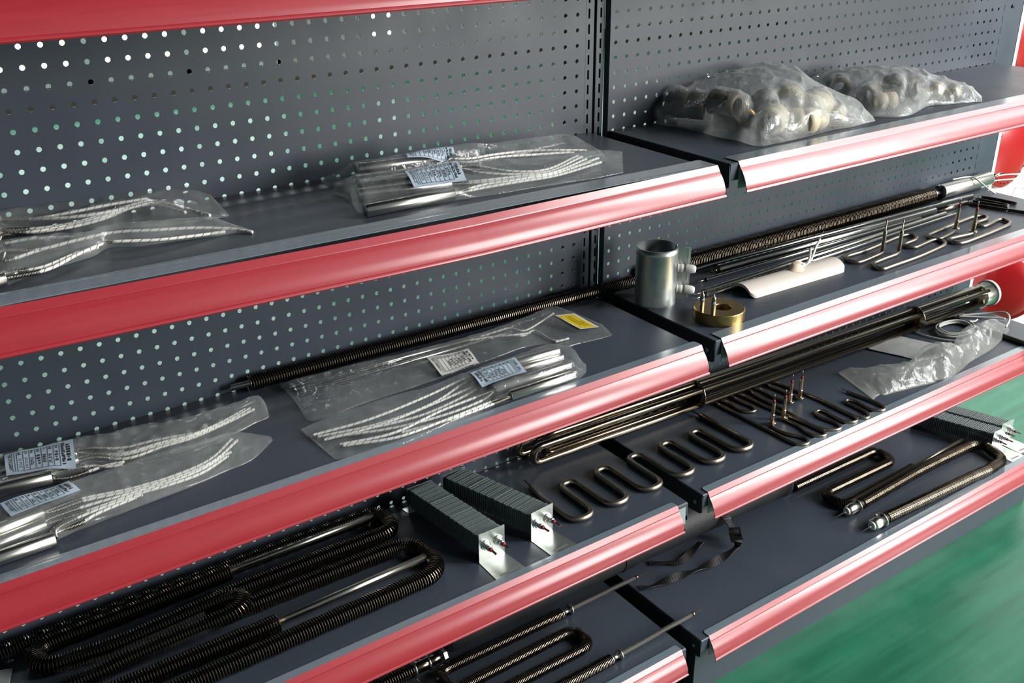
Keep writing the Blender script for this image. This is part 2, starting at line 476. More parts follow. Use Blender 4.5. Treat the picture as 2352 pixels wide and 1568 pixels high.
# ================================================================== bare metal heaters
def crop(ox, oy, s):
    return lambda L: [(ox+x*s, oy+y*s) for x, y in L]
def trace(L, z, step=.003, it=6):
    """smooth line through points seen on a level z"""
    P = resample(spline([on(x, y, z) for x, y in L], 6), step)
    for _ in range(it):
        P = [P[0]]+[P[i]*.5+(P[i-1]+P[i+1])*.25 for i in range(1, len(P)-1)]+[P[-1]]
    return P
def terminal_post(t, x, y, z0, lean=(0, 0), flange=True, h=.064, m1=None):
    """threaded terminal: flange, brass sleeve, tube, red seal, pin"""
    M = axis_matrix((x, y, z0), (lean[0], lean[1], 1))
    o = MB()
    if flange: o.lathe([(.002, .0), (.0088, .0), (.0088, .0018), (.004, .0022)], M, 18); 
    o.lathe([(.0044, .001), (.0044, .018), (.0036, .019), (.0036, h*.66), (.0034, h*.70)], M, 6, smooth=False)
    p = o.build('terminal_post', m1 or brass_dk, t)
    MB().lathe([(.0030, h*.69), (.0030, h*.78), (.0022, h*.80)], M, 12).build('red_seal', red_seal, p)
    MB().lathe([(.0013, h*.79), (.0013, h*.93), (.0006, h)], M, 8).build('pin', steel_dk, p)
brass_dk = mat('tarnished_brass', (0.33, 0.27, 0.18), 0.3, 1.0, noise_amt=.2, nscale=60)
red_seal = mat('red_seal', (0.30, 0.03, 0.05), 0.45)
black_rub = mat('black_rubber', (0.014, 0.014, 0.014), 0.5)

# --- the six-loop wavy tube lying across the two shelves
r = .0056; z = Z4+r+.0004
down = [.673, .7545, .8345, .9145, .994, 1.0705]; up = [.7205, .800, .8805, .9605, 1.041, 1.1165]
pts = [(.6785, -.1060, z), (down[0], -.150, z)]
rad = [.05]
for i in range(6):
    pts += [(down[i], -.2365, z), (up[i], -.2365-.0004*i, z)]; rad += [.0236]*2
    if i < 5:
        pts += [(up[i], -.1312, z), (down[i+1], -.1316, z)]; rad += [.0172]*2
pts.append((1.1150, -.0915, z))
t = thing('wavy_tube_heater', 'bronze six-loop wavy tube heater bridging the two shelves', 'heater', (.9, -.18, Z4))
MB().tube(fillet(pts, rad, 10), r, 12).build('heater_tube', oxide, t)
for a, b in (((.6785, -.1060, z), (.681, -.0805, z)), ((1.1150, -.0915, z), (1.1140, -.069, z))):
    d = Vector(b)-Vector(a); M = axis_matrix(a, d)
    MB().lathe([(.0044, -.001), (.0044, .003), (.0013, .003), (.0013, d.length)], M, 10).build('terminal_pin', black_rub, t)

# --- the two flat elements with upright terminals, and the small wavy one, on the same shelf
cA = crop(1620, 840, .12754); cB = crop(1780, 860, .1148)
r = .0034; z = Z4+r+.0004
L = cA([(1205, 1040), (1250, 1120), (1400, 1195), (1600, 1252), (1760, 1280), (1850, 1330), (1868, 1375), (1820, 1410), (1700, 1420), (1550, 1372), (1250, 1215), (920, 1050), (500, 830), (230, 700), (180, 655), (195, 620), (260, 610), (360, 640), (480, 700), (600, 780), (700, 820), (830, 830), (905, 805), (900, 765), (820, 715), (650, 650), (510, 575), (462, 545), (482, 510), (560, 502), (700, 545), (1000, 690), (1200, 775), (1500, 905)])
L += cB([(700, 1010), (850, 1080), (990, 1140), (1025, 1190), (980, 1225), (800, 1228), (650, 1165), (540, 1070), (420, 1000), (260, 930), (180, 880)])
t = thing('flat_loop_heater', 'flat looped tube heater with two upright terminals, nearest the strip', 'heater', (1.2, -.18, Z4))
MB().tube(trace(L, z), r, 10).build('heater_tube', oxide, t)
for px, py in (cA([(1200, 1010)])[0], cA([(1405, 925)])[0]):
    p = on(px, py, Z4+.006); terminal_post(t, p.x, p.y, Z4+.005)
L = cA([(1500, 655), (1350, 610), (1200, 545), (1100, 488), (1000, 430), (900, 398), (825, 408), (795, 445), (850, 495), (1000, 580), (1200, 680), (1400, 770)])
L += cB([(500, 885), (800, 1035), (1000, 1100), (1150, 1110), (1270, 1095), (1325, 1065), (1290, 1010), (1200, 960), (1000, 890), (870, 830), (808, 765), (835, 720), (930, 710), (1050, 750), (1200, 850), (1350, 930), (1500, 958), (1630, 935), (1640, 885), (1550, 820), (1300, 690), (1000, 550), (800, 460), (600, 385), (360, 300)])
L += cA([(1650, 445), (1400, 345), (1250, 292), (1150, 290), (1105, 315), (1150, 370), (1300, 420), (1430, 478), (1560, 535), (1640, 575), (1700, 580)])
t = thing('flat_loop_heater.001', 'flat looped tube heater with two upright terminals, beside the dark tube bundle', 'heater', (1.35, -.15, Z4))
MB().tube(trace(L, z), r, 10).build('heater_tube', oxide, t)
for px, py in (cA([(1520, 640)])[0], cA([(1700, 565)])[0]):
    p = on(px, py, Z4+.006); terminal_post(t, p.x, p.y, Z4+.005)
L = cB([(965, 540), (1300, 705), (1550, 820), (1700, 865), (1800, 880), (1870, 860), (1885, 805), (1800, 740), (1600, 640), (1450, 570), (1395, 535), (1425, 505), (1530, 510), (1700, 570), (1900, 690), (2050, 722), (2170, 715), (2205, 665), (2150, 620), (1900, 510), (1600, 400), (1475, 350)])
t = thing('wavy_tube_heater.001', 'small three-bend wavy tube heater under the crumpled bag tip', 'heater', (1.5, -.2, Z4))
MB().tube(trace(L, z), r, 10).build('heater_tube', oxide, t)
for a, b in ((cB([(1475, 350)])[0], cB([(1330, 285)])[0]), (cB([(965, 540)])[0], cB([(850, 483)])[0])):
    A, B = on(*a, z), on(*b, z)
    MB().lathe([(.0032, -.001), (.0032, .003), (.0009, .003), (.0009, (B-A).length)], axis_matrix(A, B-A), 10).build('terminal_pin', black_rub if a[0] > 1900 else steel, t)

# --- bent elements with plain pins on the shelf above
cC = crop(1900, 460, .11482); cD = crop(2060, 450, .12415)
r = .0040; z = Z3+r+.0004
def upright_leg(L, z, base_px, h):
    """path: trace on the level, then rise"""
    P = trace(L, z); return P
L1 = cC([(1100, 1040), (1050, 1072), (700, 1220), (560, 1242), (430, 1202), (362, 1150), (410, 1108), (640, 1040), (850, 965), (1130, 848), (1400, 738), (1560, 692), (1700, 688), (1790, 738), (1755, 790), (1560, 862), (1525, 895), (1640, 938), (1780, 938)])
L1 += cD([(380, 935), (650, 818), (740, 802), (855, 830), (890, 885), (820, 935), (400, 1120), (0, 1262)])
L1 += cC([(1240, 1332), (1100, 1378), (965, 1330), (912, 1265), (965, 1235), (1180, 1150), (1380, 1078), (1430, 1035)])
P = trace(L1, z)
def rise(P, top_px, h):
    """add a rounded riser of height h at the end of a path; the top leans to where it is seen"""
    e = P[-1]; top = onX(*top_px, e.x) if False else None
    return P+[e+Vector((0, 0, .004)), e+Vector((0, 0, h))]
t = thing('bent_rod_heater', 'bent steel rod heater with two bare upright pins, nearer the ceramic plate', 'heater', (1.6, -.2, Z3))
h = .043
Q = [P[0]+Vector((0, 0, h)), P[0]+Vector((0, 0, .012))]+[P[0]+Vector((0, 0, .004))]+P+[P[-1]+Vector((0, 0, .004)), P[-1]+Vector((0, 0, .012)), P[-1]+Vector((0, 0, h))]
MB().tube(resample(fillet(Q, .008, 6), .003), r, 10).build('heater_tube', steel_dk2 if False else oxide, t)
for e in (P[0], P[-1]):
    MB().lathe([(.0036, h-.001), (.0036, h+.002), (.0013, h+.003), (.0013, h+.026)], Matrix.Translation(e), 10).build('terminal_pin', steel_dk, t)
L2 = cD([(1060, 640), (1020, 678), (800, 790), (720, 798), (600, 760), (570, 728), (640, 690), (760, 640), (950, 560), (1150, 482), (1400, 388), (1550, 366), (1650, 380), (1675, 415), (1600, 448), (1480, 488), (1462, 530), (1560, 560), (1660, 545), (1870, 442), (1960, 432), (2060, 468), (2098, 500), (2040, 545), (1700, 690), (1300, 842), (1150, 872), (1030, 852), (968, 812), (1010, 780), (1350, 705), (1415, 675)])
P = trace(L2, z+.0)
t = thing('bent_rod_heater.001', 'bent steel rod heater with two flanged upright terminals, farther right', 'heater', (1.85, -.18, Z3))
MB().tube(P, r, 10).build('heater_tube', oxide, t)
for (px, py) in cD([(1085, 600), (1410, 660)]):
    p = on(px, py, Z3+.006); terminal_post(t, p.x, p.y, Z3+.006, h=.068)

# --- the flat hairpins behind, at the far right of that shelf
cE = crop(2100, 380, .1148)
z = Z3+.0045
t = thing('hairpin_heater', 'dark flat hairpin tube heater at the far right end of its shelf', 'heater', (2.0, -.1, Z3))
L3 = cE([(2040, 765), (1700, 690), (1400, 640), (1290, 635), (1250, 665), (1330, 690), (1600, 745), (1840, 790), (1885, 800), (1850, 825), (1600, 790), (1250, 735), (1150, 715), (1110, 745), (1200, 780), (1600, 850), (1900, 895), (2300, 955), (2600, 1000)])
MB().tube(trace(L3, z), .0042, 8).build('heater_tube', mat('black_oxide_tube', (.06, .055, .05), .35, 1.0), t)

# --- the bundle of long tubes: three hairpins on one flanged head
A0 = Vector((.7080, -.0390, Z4+.0325)); A1 = Vector((2.105, -.0860, Z4+.0325)); D = (A1-A0).normalized()
t = thing('immersion_heater', 'long dark bundle of six tubes on one flanged head along the back', 'heater', (1.4, -.06, Z4))
SIDE = Vector((-D.y, D.x, 0)); UP = Vector((0, 0, 1))
R6 = .0235; rt = .0072
ang = [math.radians(a) for a in (258, 318, 22, 75, 140, 200)]     # measured from the back side, up
off = lambda a: SIDE*(math.cos(a)*R6)+UP*(math.sin(a)*R6)
# SIDE points to the wall; the front pair of legs is the lowest and the upper front one
pairs = [((-.0140, -.0185), (-.0175, .0165)), ((.0055, -.0220), (.0010, .0225)), ((.0190, -.0115), (.0175, .0150))]
starts = [.012, .050, .0]
for (lo, hi), s0 in zip(pairs, starts):
    a = A0+SIDE*lo[0]+UP*lo[1]; b = A0+SIDE*hi[0]+UP*hi[1]
    n = (a-b).length
    Lh = (A1-A0).length
    path = [a+D*Lh, a+D*s0, b+D*s0, b+D*Lh]
    MB().tube(resample(fillet(path, n*.499, 14), .012) if False else fillet(path, n*.499, 14), rt, 14).build('heater_tube', steel_dk, t)
for px, py in ((1590, 905), (2101, 735)):
    q = on(px, py, Z4+.03); s_ = (q-A0).dot(D)
    MB().lathe([(.001, 0), (.0318, 0), (.0322, .0006), (.0322, .0024), (.0318, .003), (.001, .003)], axis_matrix(A0+D*s_, D), 28).build('spacer_disc', steel_dk, t)
Mh = axis_matrix(A1-D*.012, D)
hd = MB().lathe([(.027, 0), (.0290, .002), (.0290, .036), (.0310, .037), (.0325, .040), (.0325, .047), (.029, .048), (.020, .049), (.020, .053), (.001, .053)], Mh, 30).build('flange_head', steel, t)
MB().lathe([(.0322, .0375), (.0338, .038), (.0338, .0465), (.0322, .047)], Mh, 30, cap=False).build('gasket', mat('grey_gasket', (.55, .56, .52), .5), hd)
for k in range(5):
    a = 2*math.pi*k/5+.4
    p = A1+D*.041+SIDE*math.cos(a)*.013+UP*math.sin(a)*.013
    MB().lathe([(.0035, 0), (.0035, .004), (.0016, .004), (.0012, .014)], axis_matrix(p, D+SIDE*.2*math.cos(a)+UP*.2*math.sin(a)), 8).build('terminal_pin', brass_dk, hd)

# --- straight tubes on the middle right shelf
def rod_between(p0, p1, z, name, label, r, parts=(), m=steel, grp=None):
    a = on(*p0, z); b = on(*p1, z)
    t = thing(name, label, 'heater', ((a.x+b.x)/2, (a.y+b.y)/2, Z3), grp)
    MB().tube([a, a.lerp(b, .5), b], r, 16).build('tube', m, t)
    return t, a, b
bright = mat('polished_tube', (0.66, 0.65, 0.61), 0.19, 1.0)
t, a, b = rod_between((1475, 648), (2232, 451), Z3+.0068, 'straight_tube_heater', 'long polished straight tube next to the finned rod, ending behind the clamp heater', .0064, m=bright)
d = (a-b).normalized(); MB().lathe([(.004, 0), (.004, .004), (.0015, .004), (.0015, .05)], axis_matrix(a, d), 10).build('terminal_pin', steel_dk, t)
t, a, b = rod_between((1648, 618), (2146, 484), Z3+.0087, 'sheath_tube', 'thick open-ended polished tube with a dark bore, second from the finned rod', .0084, m=bright)
d = (b-a).normalized()
MB().lathe([(.0085, -.0002), (.0070, -.0002), (.0068, .012), (.001, .012)], axis_matrix(a, d), 20, cap=False).build('bore', black_rub, t)
MB().lathe([(.0030, -.018), (.0030, .012)], axis_matrix(a-UP*.001, d), 10).build('inner_rod', steel_dk, t)
MB().lathe([(.0060, 0), (.0060, .12), (.001, .12)], axis_matrix(b-UP*.002, d), 14).build('thin_end', steel_dk, t)  # dark rod standing in for the shadow of the long polished tube
for i, (p0, p1, r, col, pin, lb) in enumerate((
        ((1625, 641), (2114, 501), .0040, .0036, .020, 'thin straight tube with a black collar and single pin beside the brass ring'),
        ((1619, 669), (2171, 490), .0050, .004, .022, 'straight grey tube crossing behind the ceramic plate, upper of the close pair'),
        ((1624, 677), (2194, 492), .0038, .004, .030, 'slim bright straight tube crossing behind the ceramic plate, lower of the close pair'))):
    t, a, b = rod_between(p0, p1, Z3+r+.0004, 'straight_tube_heater.%03d' % (i+1), lb, r, m=(bright, steel, bright)[i])
    d = (a-b).normalized()
    MB().lathe([(col, -.001), (col, .006), (.001, .006)], axis_matrix(a, d), 12).build('collar', black_rub, t)
    MB().lathe([(.0013, .004), (.0013, .006+pin)], axis_matrix(a, d), 8).build('terminal_pin', steel, t)

# --- clamp band heater standing on the shelf
C0 = Vector((.951, -.111, Z3)); RR, HH = .0370, .107
t = thing('band_heater', 'galvanised cylinder clamp heater with two white ceramic terminals', 'heater', C0)
phi = math.radians(-46)              # the split of the band
n = 48; prof = [(RR, .0), (RR+.0004, .004), (RR, .005), (RR, HH-.010), (RR+.0004, HH-.009), (RR, HH-.008), (RR, HH)]
mb = MB(); vv = []; gap = .06
for ri, (rr, hh) in enumerate(prof+[(RR-.0025, HH), (RR-.0025, .0)]):
    for k in range(n+1):
        a = phi+.30+gap+(2*math.pi-2*gap)*k/n
        vv.append(C0+Vector((rr*math.cos(a), rr*math.sin(a), hh)))
m_ = len(prof)+2
fs = [(i*(n+1)+k, i*(n+1)+k+1, (i+1)*(n+1)+k+1, (i+1)*(n+1)+k) for i in range(m_-1) for k in range(n)]
fs += [tuple(i*(n+1)+k for i in range(m_))[::s_] for k, s_ in ((0, 1), (n, -1))]
mb.add(vv, fs, True)
band = mb.build('band', mat('galvanised_sheet', (.50, .55, .53), .36, .9, noise_amt=.08, nscale=40, rvar=.08), t)
# clamping flanges
for q, (da, hl, fl_) in enumerate(((.30+gap, .030, .026), (.30-gap, .016, .020))):
    a = phi+da; e = Vector((math.cos(a), math.sin(a), 0)); w = Vector((-e.y, e.x, 0))
    M = Matrix(((e.x, w.x, 0, C0.x), (e.y, w.y, 0, C0.y), (0, 0, 1, C0.z), (0, 0, 0, 1)))
    f = MB().box(RR-.002, RR+fl_, -.0006, .0006, .004, HH-.006, M)
    f.box(RR+fl_-.001, RR+fl_, -.001, .006 if q == 0 else .001, .004, HH-.006, M)
    fo = f.build('clamp_flange', bpy.data.materials['galvanised_sheet'], t)
    if q == 0: MB().lathe([(.0028, 0), (.0028, .0004)], axis_matrix(M @ Vector((RR+.013, -.0011, HH-.020)), w), 12).build('flange_hole', black_rub, fo)
cer_w = mat('glazed_white_ceramic', (0.80, 0.79, 0.74), .3, coat=.3)
for zz in (HH*.635, HH*.265):
    a = phi+.02; e = Vector((math.cos(a), math.sin(a), 0))
    M = axis_matrix(C0+e*(RR-.001)+Vector((0, 0, zz)), e+Vector((.0, 0, -.05)))
    p = MB().lathe([(.0080, 0), (.0080, .003), (.0068, .004), (.0074, .006), (.0074, .012), (.0060, .013)], M, 20).build('terminal', cer_w, t)
    MB().lathe([(.0060, .012), (.0060, .014), (.0078, .0145), (.0082, .017), (.0080, .026), (.0070, .031), (.0052, .034), (.001, .0345)], M, 20).build('ceramic_cap', cer_w, p)

# --- brass ring heater
C1 = Vector((.9915, -.2315, Z3))
t = thing('ring_heater', 'squat brass ring heater with two upright terminals', 'heater', C1)
Ro, Ri, h = .0443, .0150, .0205
mb = MB(); n = 56
ho = Vector((.0040, -.0040, 0))
vv = []
for rr, zz, inner in ((Ro-.001, 0, 0), (Ro, .001, 0), (Ro, h-.0012, 0), (Ro-.0012, h, 0), (Ri+.0008, h, 1), (Ri, h-.001, 1), (Ri, .0, 1)):
    for k in range(n):
        a = 2*math.pi*k/n; p = C1+Vector((rr*math.cos(a), rr*math.sin(a), zz))
        vv.append(p+(ho if inner else Vector()))
fs = [(i*n+k, i*n+(k+1) % n, ((i+1) % 7)*n+(k+1) % n, ((i+1) % 7)*n+k) for i in range(7) for k in range(n)]
mb.add(vv, fs, True); ring = mb.build('ring_body', brass, t)
md = ring.modifiers.new('edge', 'EDGE_SPLIT'); md.split_angle = math.radians(35)
for px, py in cA2 if False else ((1611, 714), (1637, 722)):
    p = on(px, py, Z3+h); M = axis_matrix(p, (0, 0, 1))
    a = MB().lathe([(.0042, -.001), (.0042, .018), (.0036, .018)], M, 6, smooth=False).build('terminal_post', oxide, t)
    MB().lathe([(.0040, .018), (.0040, .024), (.0030, .024)], M, 14).build('mica_sleeve', grey_pvc, a)
    MB().lathe([(.0036, .024), (.0042, .026), (.0042, .030), (.0030, .032), (.0014, .033), (.0012, .037)], M, 8).build('nut', brass_dk, a)
for dx, dy, in_ in ((.031, -.012, 1), (-.004, -.036, 0), (-.022, .010, 1)):
    MB().lathe([(.0016, 0), (.0016, .0003)], Matrix.Translation(C1+Vector((dx, dy, h))), 10).build('screw_hole', black_rub, ring)

# --- curved white ceramic plate heater with two wires
E0 = Vector((1.1015, -.1800, Z3)); E1 = Vector((1.3560, -.1880, Z3)); dx = (E1-E0).normalized(); dy = Vector((-dx.y, dx.x, 0)); Lc = (E1-E0).length
t = thing('ceramic_plate_heater', 'curved off-white ceramic plate heater with two white wires', 'heater', E0.lerp(E1, .5))
mb = MB(); nx, ny = 40, 20; Wd = .0590; rise_ = .0155; th = .0062
vv = []
for top in (1, 0):
    for i in range(nx+1):
        for j in range(ny+1):
            u, v = i/nx, j/ny*2-1
            # rounded corners
            cu = min(u, 1-u)*Lc; wdt = 1.0 if cu > .012 else math.sqrt(max(0, 1-(1-cu/.012)**2))*.22+.78
            yy = v*Wd/2*wdt; hz = rise_*(1-(yy/(Wd/2))**2)
            vv.append(E0+dx*(u*Lc)+dy*yy+UP*(hz+(th if top else .0006)-(.0012*(abs(v)**8) if top else 0)))
def gi(t_, i, j): return t_*(nx+1)*(ny+1)+i*(ny+1)+j
fs = []
for i in range(nx):
    for j in range(ny):
        fs.append((gi(0, i, j), gi(0, i+1, j), gi(0, i+1, j+1), gi(0, i, j+1))); fs.append((gi(1, i, j), gi(1, i, j+1), gi(1, i+1, j+1), gi(1, i+1, j)))
for i in range(nx):
    for j in (0, ny): fs.append((gi(0, i, j), gi(1, i, j), gi(1, i+1, j), gi(0, i+1, j))[::(1 if j == 0 else -1)])
for j in range(ny):
    for i in (0, nx): fs.append((gi(0, i, j), gi(0, i, j+1), gi(1, i, j+1), gi(1, i, j))[::(1 if i == 0 else -1)])
mb.add(vv, fs, True); o = mb.build('curved_plate', ceramic, t)
md = o.modifiers.new('edge', 'EDGE_SPLIT'); md.split_angle = math.radians(50)
kb = E0+dx*(Lc*.555)+UP*(rise_+th-.003)
k_ = MB()
k_.lathe([(.0190, 0), (.0175, .002), (.0120, .006), (.0105, .012), (.0095, .0145), (.006, .0155), (.001, .0155)], Matrix.Translation(kb) @ Matrix(((dx.x*1.15, dy.x*.75, 0, 0), (dx.y*1.15, dy.y*.75, 0, 0), (0, 0, 1, 0), (0, 0, 0, 1))), 24)
k_.build('terminal_boss', mat('bisque_ceramic', (.66, .52, .38), .6), t)
wire_w = mat('white_wire_sleeve', (.72, .71, .67), .5)
zt = kb.z+.010
def wire(px, zs, r, name='wire', m=wire_w, parent=None):
    P = [on(x, y, z_) for (x, y), z_ in zip(px, zs)]
    return MB().tube(resample(spline(P, 8), .003), r, 8).build(name, m, parent)
def wire_on(kb, offs, r, m, name, parent):
    P = [kb+dx*a+dy*b+UP*c for a, b, c in offs]
    return MB().tube(resample(spline(P, 8), .003), r, 8).build(name, m, parent)
w = wire_on(kb, [(.002, .004, .006), (.010, .010, .012), (.018, .006, .010), (.028, .000, .006), (.036, .000, .018), (.038, .002, .036)], .0026, wire_w, 'lead_wire', t)
wire_on(kb, [(.038, .002, .035), (.0385, .002, .042), (.040, .003, .048)], .0008, steel_dk, 'bare_end', w)
w = wire_on(kb, [(.004, -.004, .004), (.016, -.003, .007), (.034, .006, .002), (.060, .016, .004), (.084, .028, .020), (.104, .036, .032)], .0026, wire_w, 'lead_wire', t)
wire_on(kb, [(.103, .0355, .0315), (.112, .040, .038), (.120, .042, .045)], .0006, steel_dk, 'bare_end', w)

# --- stacked-fin block heaters
fin_paint = mat('fin_zinc_grey', (.25, .31, .31), .42, .55, noise_amt=.12, nscale=50)
def block_heater(label, plate, back, top, Z, nfin, foot=.055, tall=.0555, name='fin_block_heater', group=None):
    """plate: two bottom corners of the end plate; back: middle of the far end of the fin stack"""
    a, b = Vector((*plate[0], Z)), Vector((*plate[1], Z)); u = (b-a).normalized(); wpl = (b-a).length
    t = thing(name, label, 'heater', a.lerp(b, .5), group)
    c = a.lerp(b, .5); far = Vector((*back, Z)); ax = (far-c); ax.z = 0; Lb = ax.length; ax.normalize()
    sh = MB()
    o_ = -ax*.0008
    nrm = Vector((u.y, -u.x, 0))
    sh.add([a, b, b+UP*tall, a+UP*tall, a+nrm*-.0009, b+nrm*-.0009, b+nrm*-.0009+UP*tall, a+nrm*-.0009+UP*tall], [(0, 1, 2, 3), (7, 6, 5, 4), (0, 3, 7, 4), (1, 5, 6, 2), (3, 2, 6, 7), (0, 4, 5, 1)])
    f0, f1 = a+nrm*foot-u*.002, b+nrm*foot+u*.004
    sh.add([a+UP*.0003, f0+UP*.0003, f1+UP*.0003, b+UP*.0003, a+UP*.0012, f0+UP*.0012, f1+UP*.0012, b+UP*.0012], [(0, 1, 2, 3), (7, 6, 5, 4), (0, 4, 5, 1), (1, 5, 6, 2), (2, 6, 7, 3), (3, 7, 4, 0)])
    pl = sh.build('end_bracket', zinc, t)
    q = MB(); q0 = a.lerp(b, .18)+nrm*(foot*.80)+UP*.00135; q1 = a.lerp(b, .82)+nrm*(foot*.80)+UP*.00135
    q.add([q0, q1, q1+nrm*.004, q0+nrm*.004], [(0, 3, 2, 1)]); q.build('stamped_line', mat('etched_grey', (.28, .29, .27), .6, .6), pl)
    # far bracket
    fb = MB(); e = c+ax*(Lb+.004)
    M = Matrix(((u.x, ax.x, 0, e.x), (u.y, ax.y, 0, e.y), (0, 0, 1, Z), (0, 0, 0, 1)))
    fb.box(-wpl*.5, wpl*.5, 0, .0009, .0003, tall-.004, M); fb.box(-wpl*.5, wpl*.5, 0, .02, .0003, .0012, M)
    fb.build('far_bracket', zinc, t)
    # core tubes
    for s_ in (-.012, .012):
        p = c+u*s_+UP*(tall*.56); MB().tube([p+ax*.0005, p+ax*(Lb+.004)], .0052, 12).build('core_tube', oxide, t)
    first = None; hw = .0228; z0, z1 = .0135, top
    for k in range(nfin):
        d = .006+(Lb-.006)*k/(nfin-1)
        jit = .0007*math.sin(k*2.1)+(.0012 if k % 13 == 5 else 0)
        M = Matrix(((u.x, ax.x, 0, 0), (u.y, ax.y, 0, 0), (0, 0, 1, jit), (0, 0, 0, 1)))
        if first is None:
            f = MB().box(-hw, hw, -.0005, .0005, z0, z1)
            f.box(-hw, hw, -.0016, -.0005, z1-.0012, z1)       # rolled rim
            f.box(-hw, -hw+.0012, -.0016, -.0005, z0, z1); f.box(hw-.0012, hw, -.0016, -.0005, z0, z1)
            first = f.build('fin', fin_paint, None)
            o = first
        else:
            o = first.copy(); COL.objects.link(o)
        T = Matrix.Translation(c+ax*d) @ M
        o.parent = t; o.matrix_parent_inverse = Matrix.Translation(t.location).inverted(); o.matrix_basis = T
    # terminals
    for s_ in (-.0122, .0122):
        M = axis_matrix(c+u*s_+UP*(tall*.56)+nrm*.0004, nrm)
        nt_ = MB().lathe([(.0088, 0), (.0088, .0012), (.0078, .0014)], M, 20)
        nt_.lathe([(.0074, .0012), (.0074, .0052), (.0066, .0058)], M, 6, smooth=False)
        nt_.lathe([(.0050, .0055), (.0050, .0125), (.0040, .013)], M, 14)
        p = nt_.build('terminal_nut', zinc, t)
        MB().lathe([(.0036, .0125), (.0034, .0175), (.0022, .0180)], M, 12).build('red_sleeve', red_seal, p)
        Mx = M @ Matrix.Rotation(.5, 4, 'Z'); MB().box(-.0018, .0018, -.0005, .0005, .0175, .0305, Mx).build('tab', brass_dk, p)
    return t
block_heater('stacked-fin block heater with bent zinc end plate, left of the pair', [(.4834, -.2319), (.5333, -.2318)], (.4855, -.0480), .0500, Z4, 46)
block_heater('stacked-fin block heater with bent zinc end plate, beside the wavy tube', [(.5862, -.2326), (.6340, -.2281)], (.5560, -.0470), .0500, Z4, 44, name='fin_block_heater.001')

# --- finned rods
core_m = mat('core_steel', (.05, .045, .04), .4, 1.0)
def finned(t, path, r0, r1, pitch=.0042, seg=14, name='fin_spiral'):
    c = MB().tube(path, r0, 10).build('core_tube', core_m, t)
    MB_ = MB(); fin_spiral(MB_, path, r0*.9, r1, pitch, seg); MB_.build(name, fin_steel, c)
    return c
t = thing('finned_rod', 'long black spiral-finned rod along the back of the left shelf', 'heater', (.55, -.02, Z3))
a, b = Vector((.2200, -.0150, Z3+.0125)), Vector((.9650, -.0330, Z3+.0125))
finned(t, [a, a.lerp(b, .5), b], .0064, .0122, .0040)
d = (a-b).normalized(); MB().lathe([(.0066, -.004), (.0066, 0), (.0050, .001), (.0050, .0285), (.0043, .0285), (.0043, .010), (.001, .010)], axis_matrix(a, d), 16).build('end_stub', steel, t)
MB().lathe([(.0110, -.0006), (.0110, .0006)], axis_matrix(a, d), 16).build('end_washer', fin_steel, t)
t = thing('finned_rod.001', 'thick spiral-finned rod with a steel plug end behind the long tubes', 'heater', (1.5, -.03, Z3))
a, b = Vector((.9950, -.0330, Z3+.0185)), Vector((1.8950, -.0330, Z3+.0185))
finned(t, [a, a.lerp(b, .5), b], .0090, .0180, .0044)
d = (b-a).normalized(); M = axis_matrix(b, d)
MB().lathe([(.0060, 0), (.0060, .035)], M, 14).build('neck', steel, t)
pg = MB().lathe([(.0060, .034), (.0172, .034), (.0176, .036), (.0176, .232), (.0165, .236), (.006, .238), (.001, .238)], M, 26).build('plug_sleeve', steel, t)
MB().lathe([(.0164, .0335), (.0164, .0339)], M, 26).build('plug_bore', black_rub, pg)
MB().lathe([(.0042, .236), (.0042, .285), (.003, .287)], M @ Matrix.Translation((-.004, .006, 0)), 12).build('probe', steel_dk, pg)
Pw = b+d*.236
for k, (s_, tail) in enumerate((((0, -.004, .004), [(.05, -.01, .004), (.11, -.03, 0), (.17, -.05, -.008)]), ((0, -.008, -.004), [(.05, -.02, -.006), (.11, -.035, -.010), (.16, -.05, -.014)]))):
    P = [Pw+Vector(s_)]+[Pw+Vector(q) for q in tail]
    MB().tube(resample(spline(P, 8), .004), .0019, 8).build('lead_wire', wire_w, pg)
cEp = crop(2100, 380, .1148)
P = [Vector((1.98, -.028, Z3+.040)), onY(*cEp([(1110, 225)])[0], -.035), onY(*cEp([(1280, 300)])[0], -.055), onY(*cEp([(1500, 480)])[0], -.075), onY(*cEp([(1700, 600)])[0], -.085), onY(*cEp([(1850, 640)])[0], -.09), onY(*cEp([(2000, 590)])[0], -.09), onY(*cEp([(2180, 490)])[0], -.08), onY(*cEp([(2150, 440)])[0], -.08), onY(*cEp([(2050, 430)])[0], -.085), onY(*cEp([(1980, 560)])[0], -.10), on(*cEp([(1850, 915)])[0], Z3+.003)]
MB().tube(resample(spline(P, 8), .004), .0017, 8).build('tie_wire', wire_w, pg)


# ================================================================== finned heaters of the two lowest levels
def legs(pts, z, bend):
    return fillet([Vector((x, y, z)) if len((x, y)) == 2 else Vector() for x, y in pts], bend, 14)
def cold_end(t, a, b, r, pin=.028, cap=True, m=None):
    d = (b-a).normalized()
    c = MB().tube([a-d*.012, b], r, 16).build('cold_end', m or steel, t)
    if cap: MB().lathe([(r*1.02, -.0015), (r*1.02, .0008), (.002, .0012)], axis_matrix(b, d), 14).build('end_bush', black_rub, c)
    MB().lathe([(.0011, 0), (.0011, pin)], axis_matrix(b, d), 8).build('terminal_pin', steel_dk, c)
    return c
zf = Z4+.0142
t = thing('finned_loop_heater', 'big black finned serpentine whose bare end points at the block heaters, nearest the strip', 'heater', (.15, -.15, Z4))
P = [(.1580, -.1940), (-.1500, -.1940), (-.1500, -.2420), (.4240, -.2300), (.4140, -.1340), (.0900, -.1340), (.0900, -.0885), (.4110, -.0880), (.4110, -.0262), (-.2950, -.0262)]
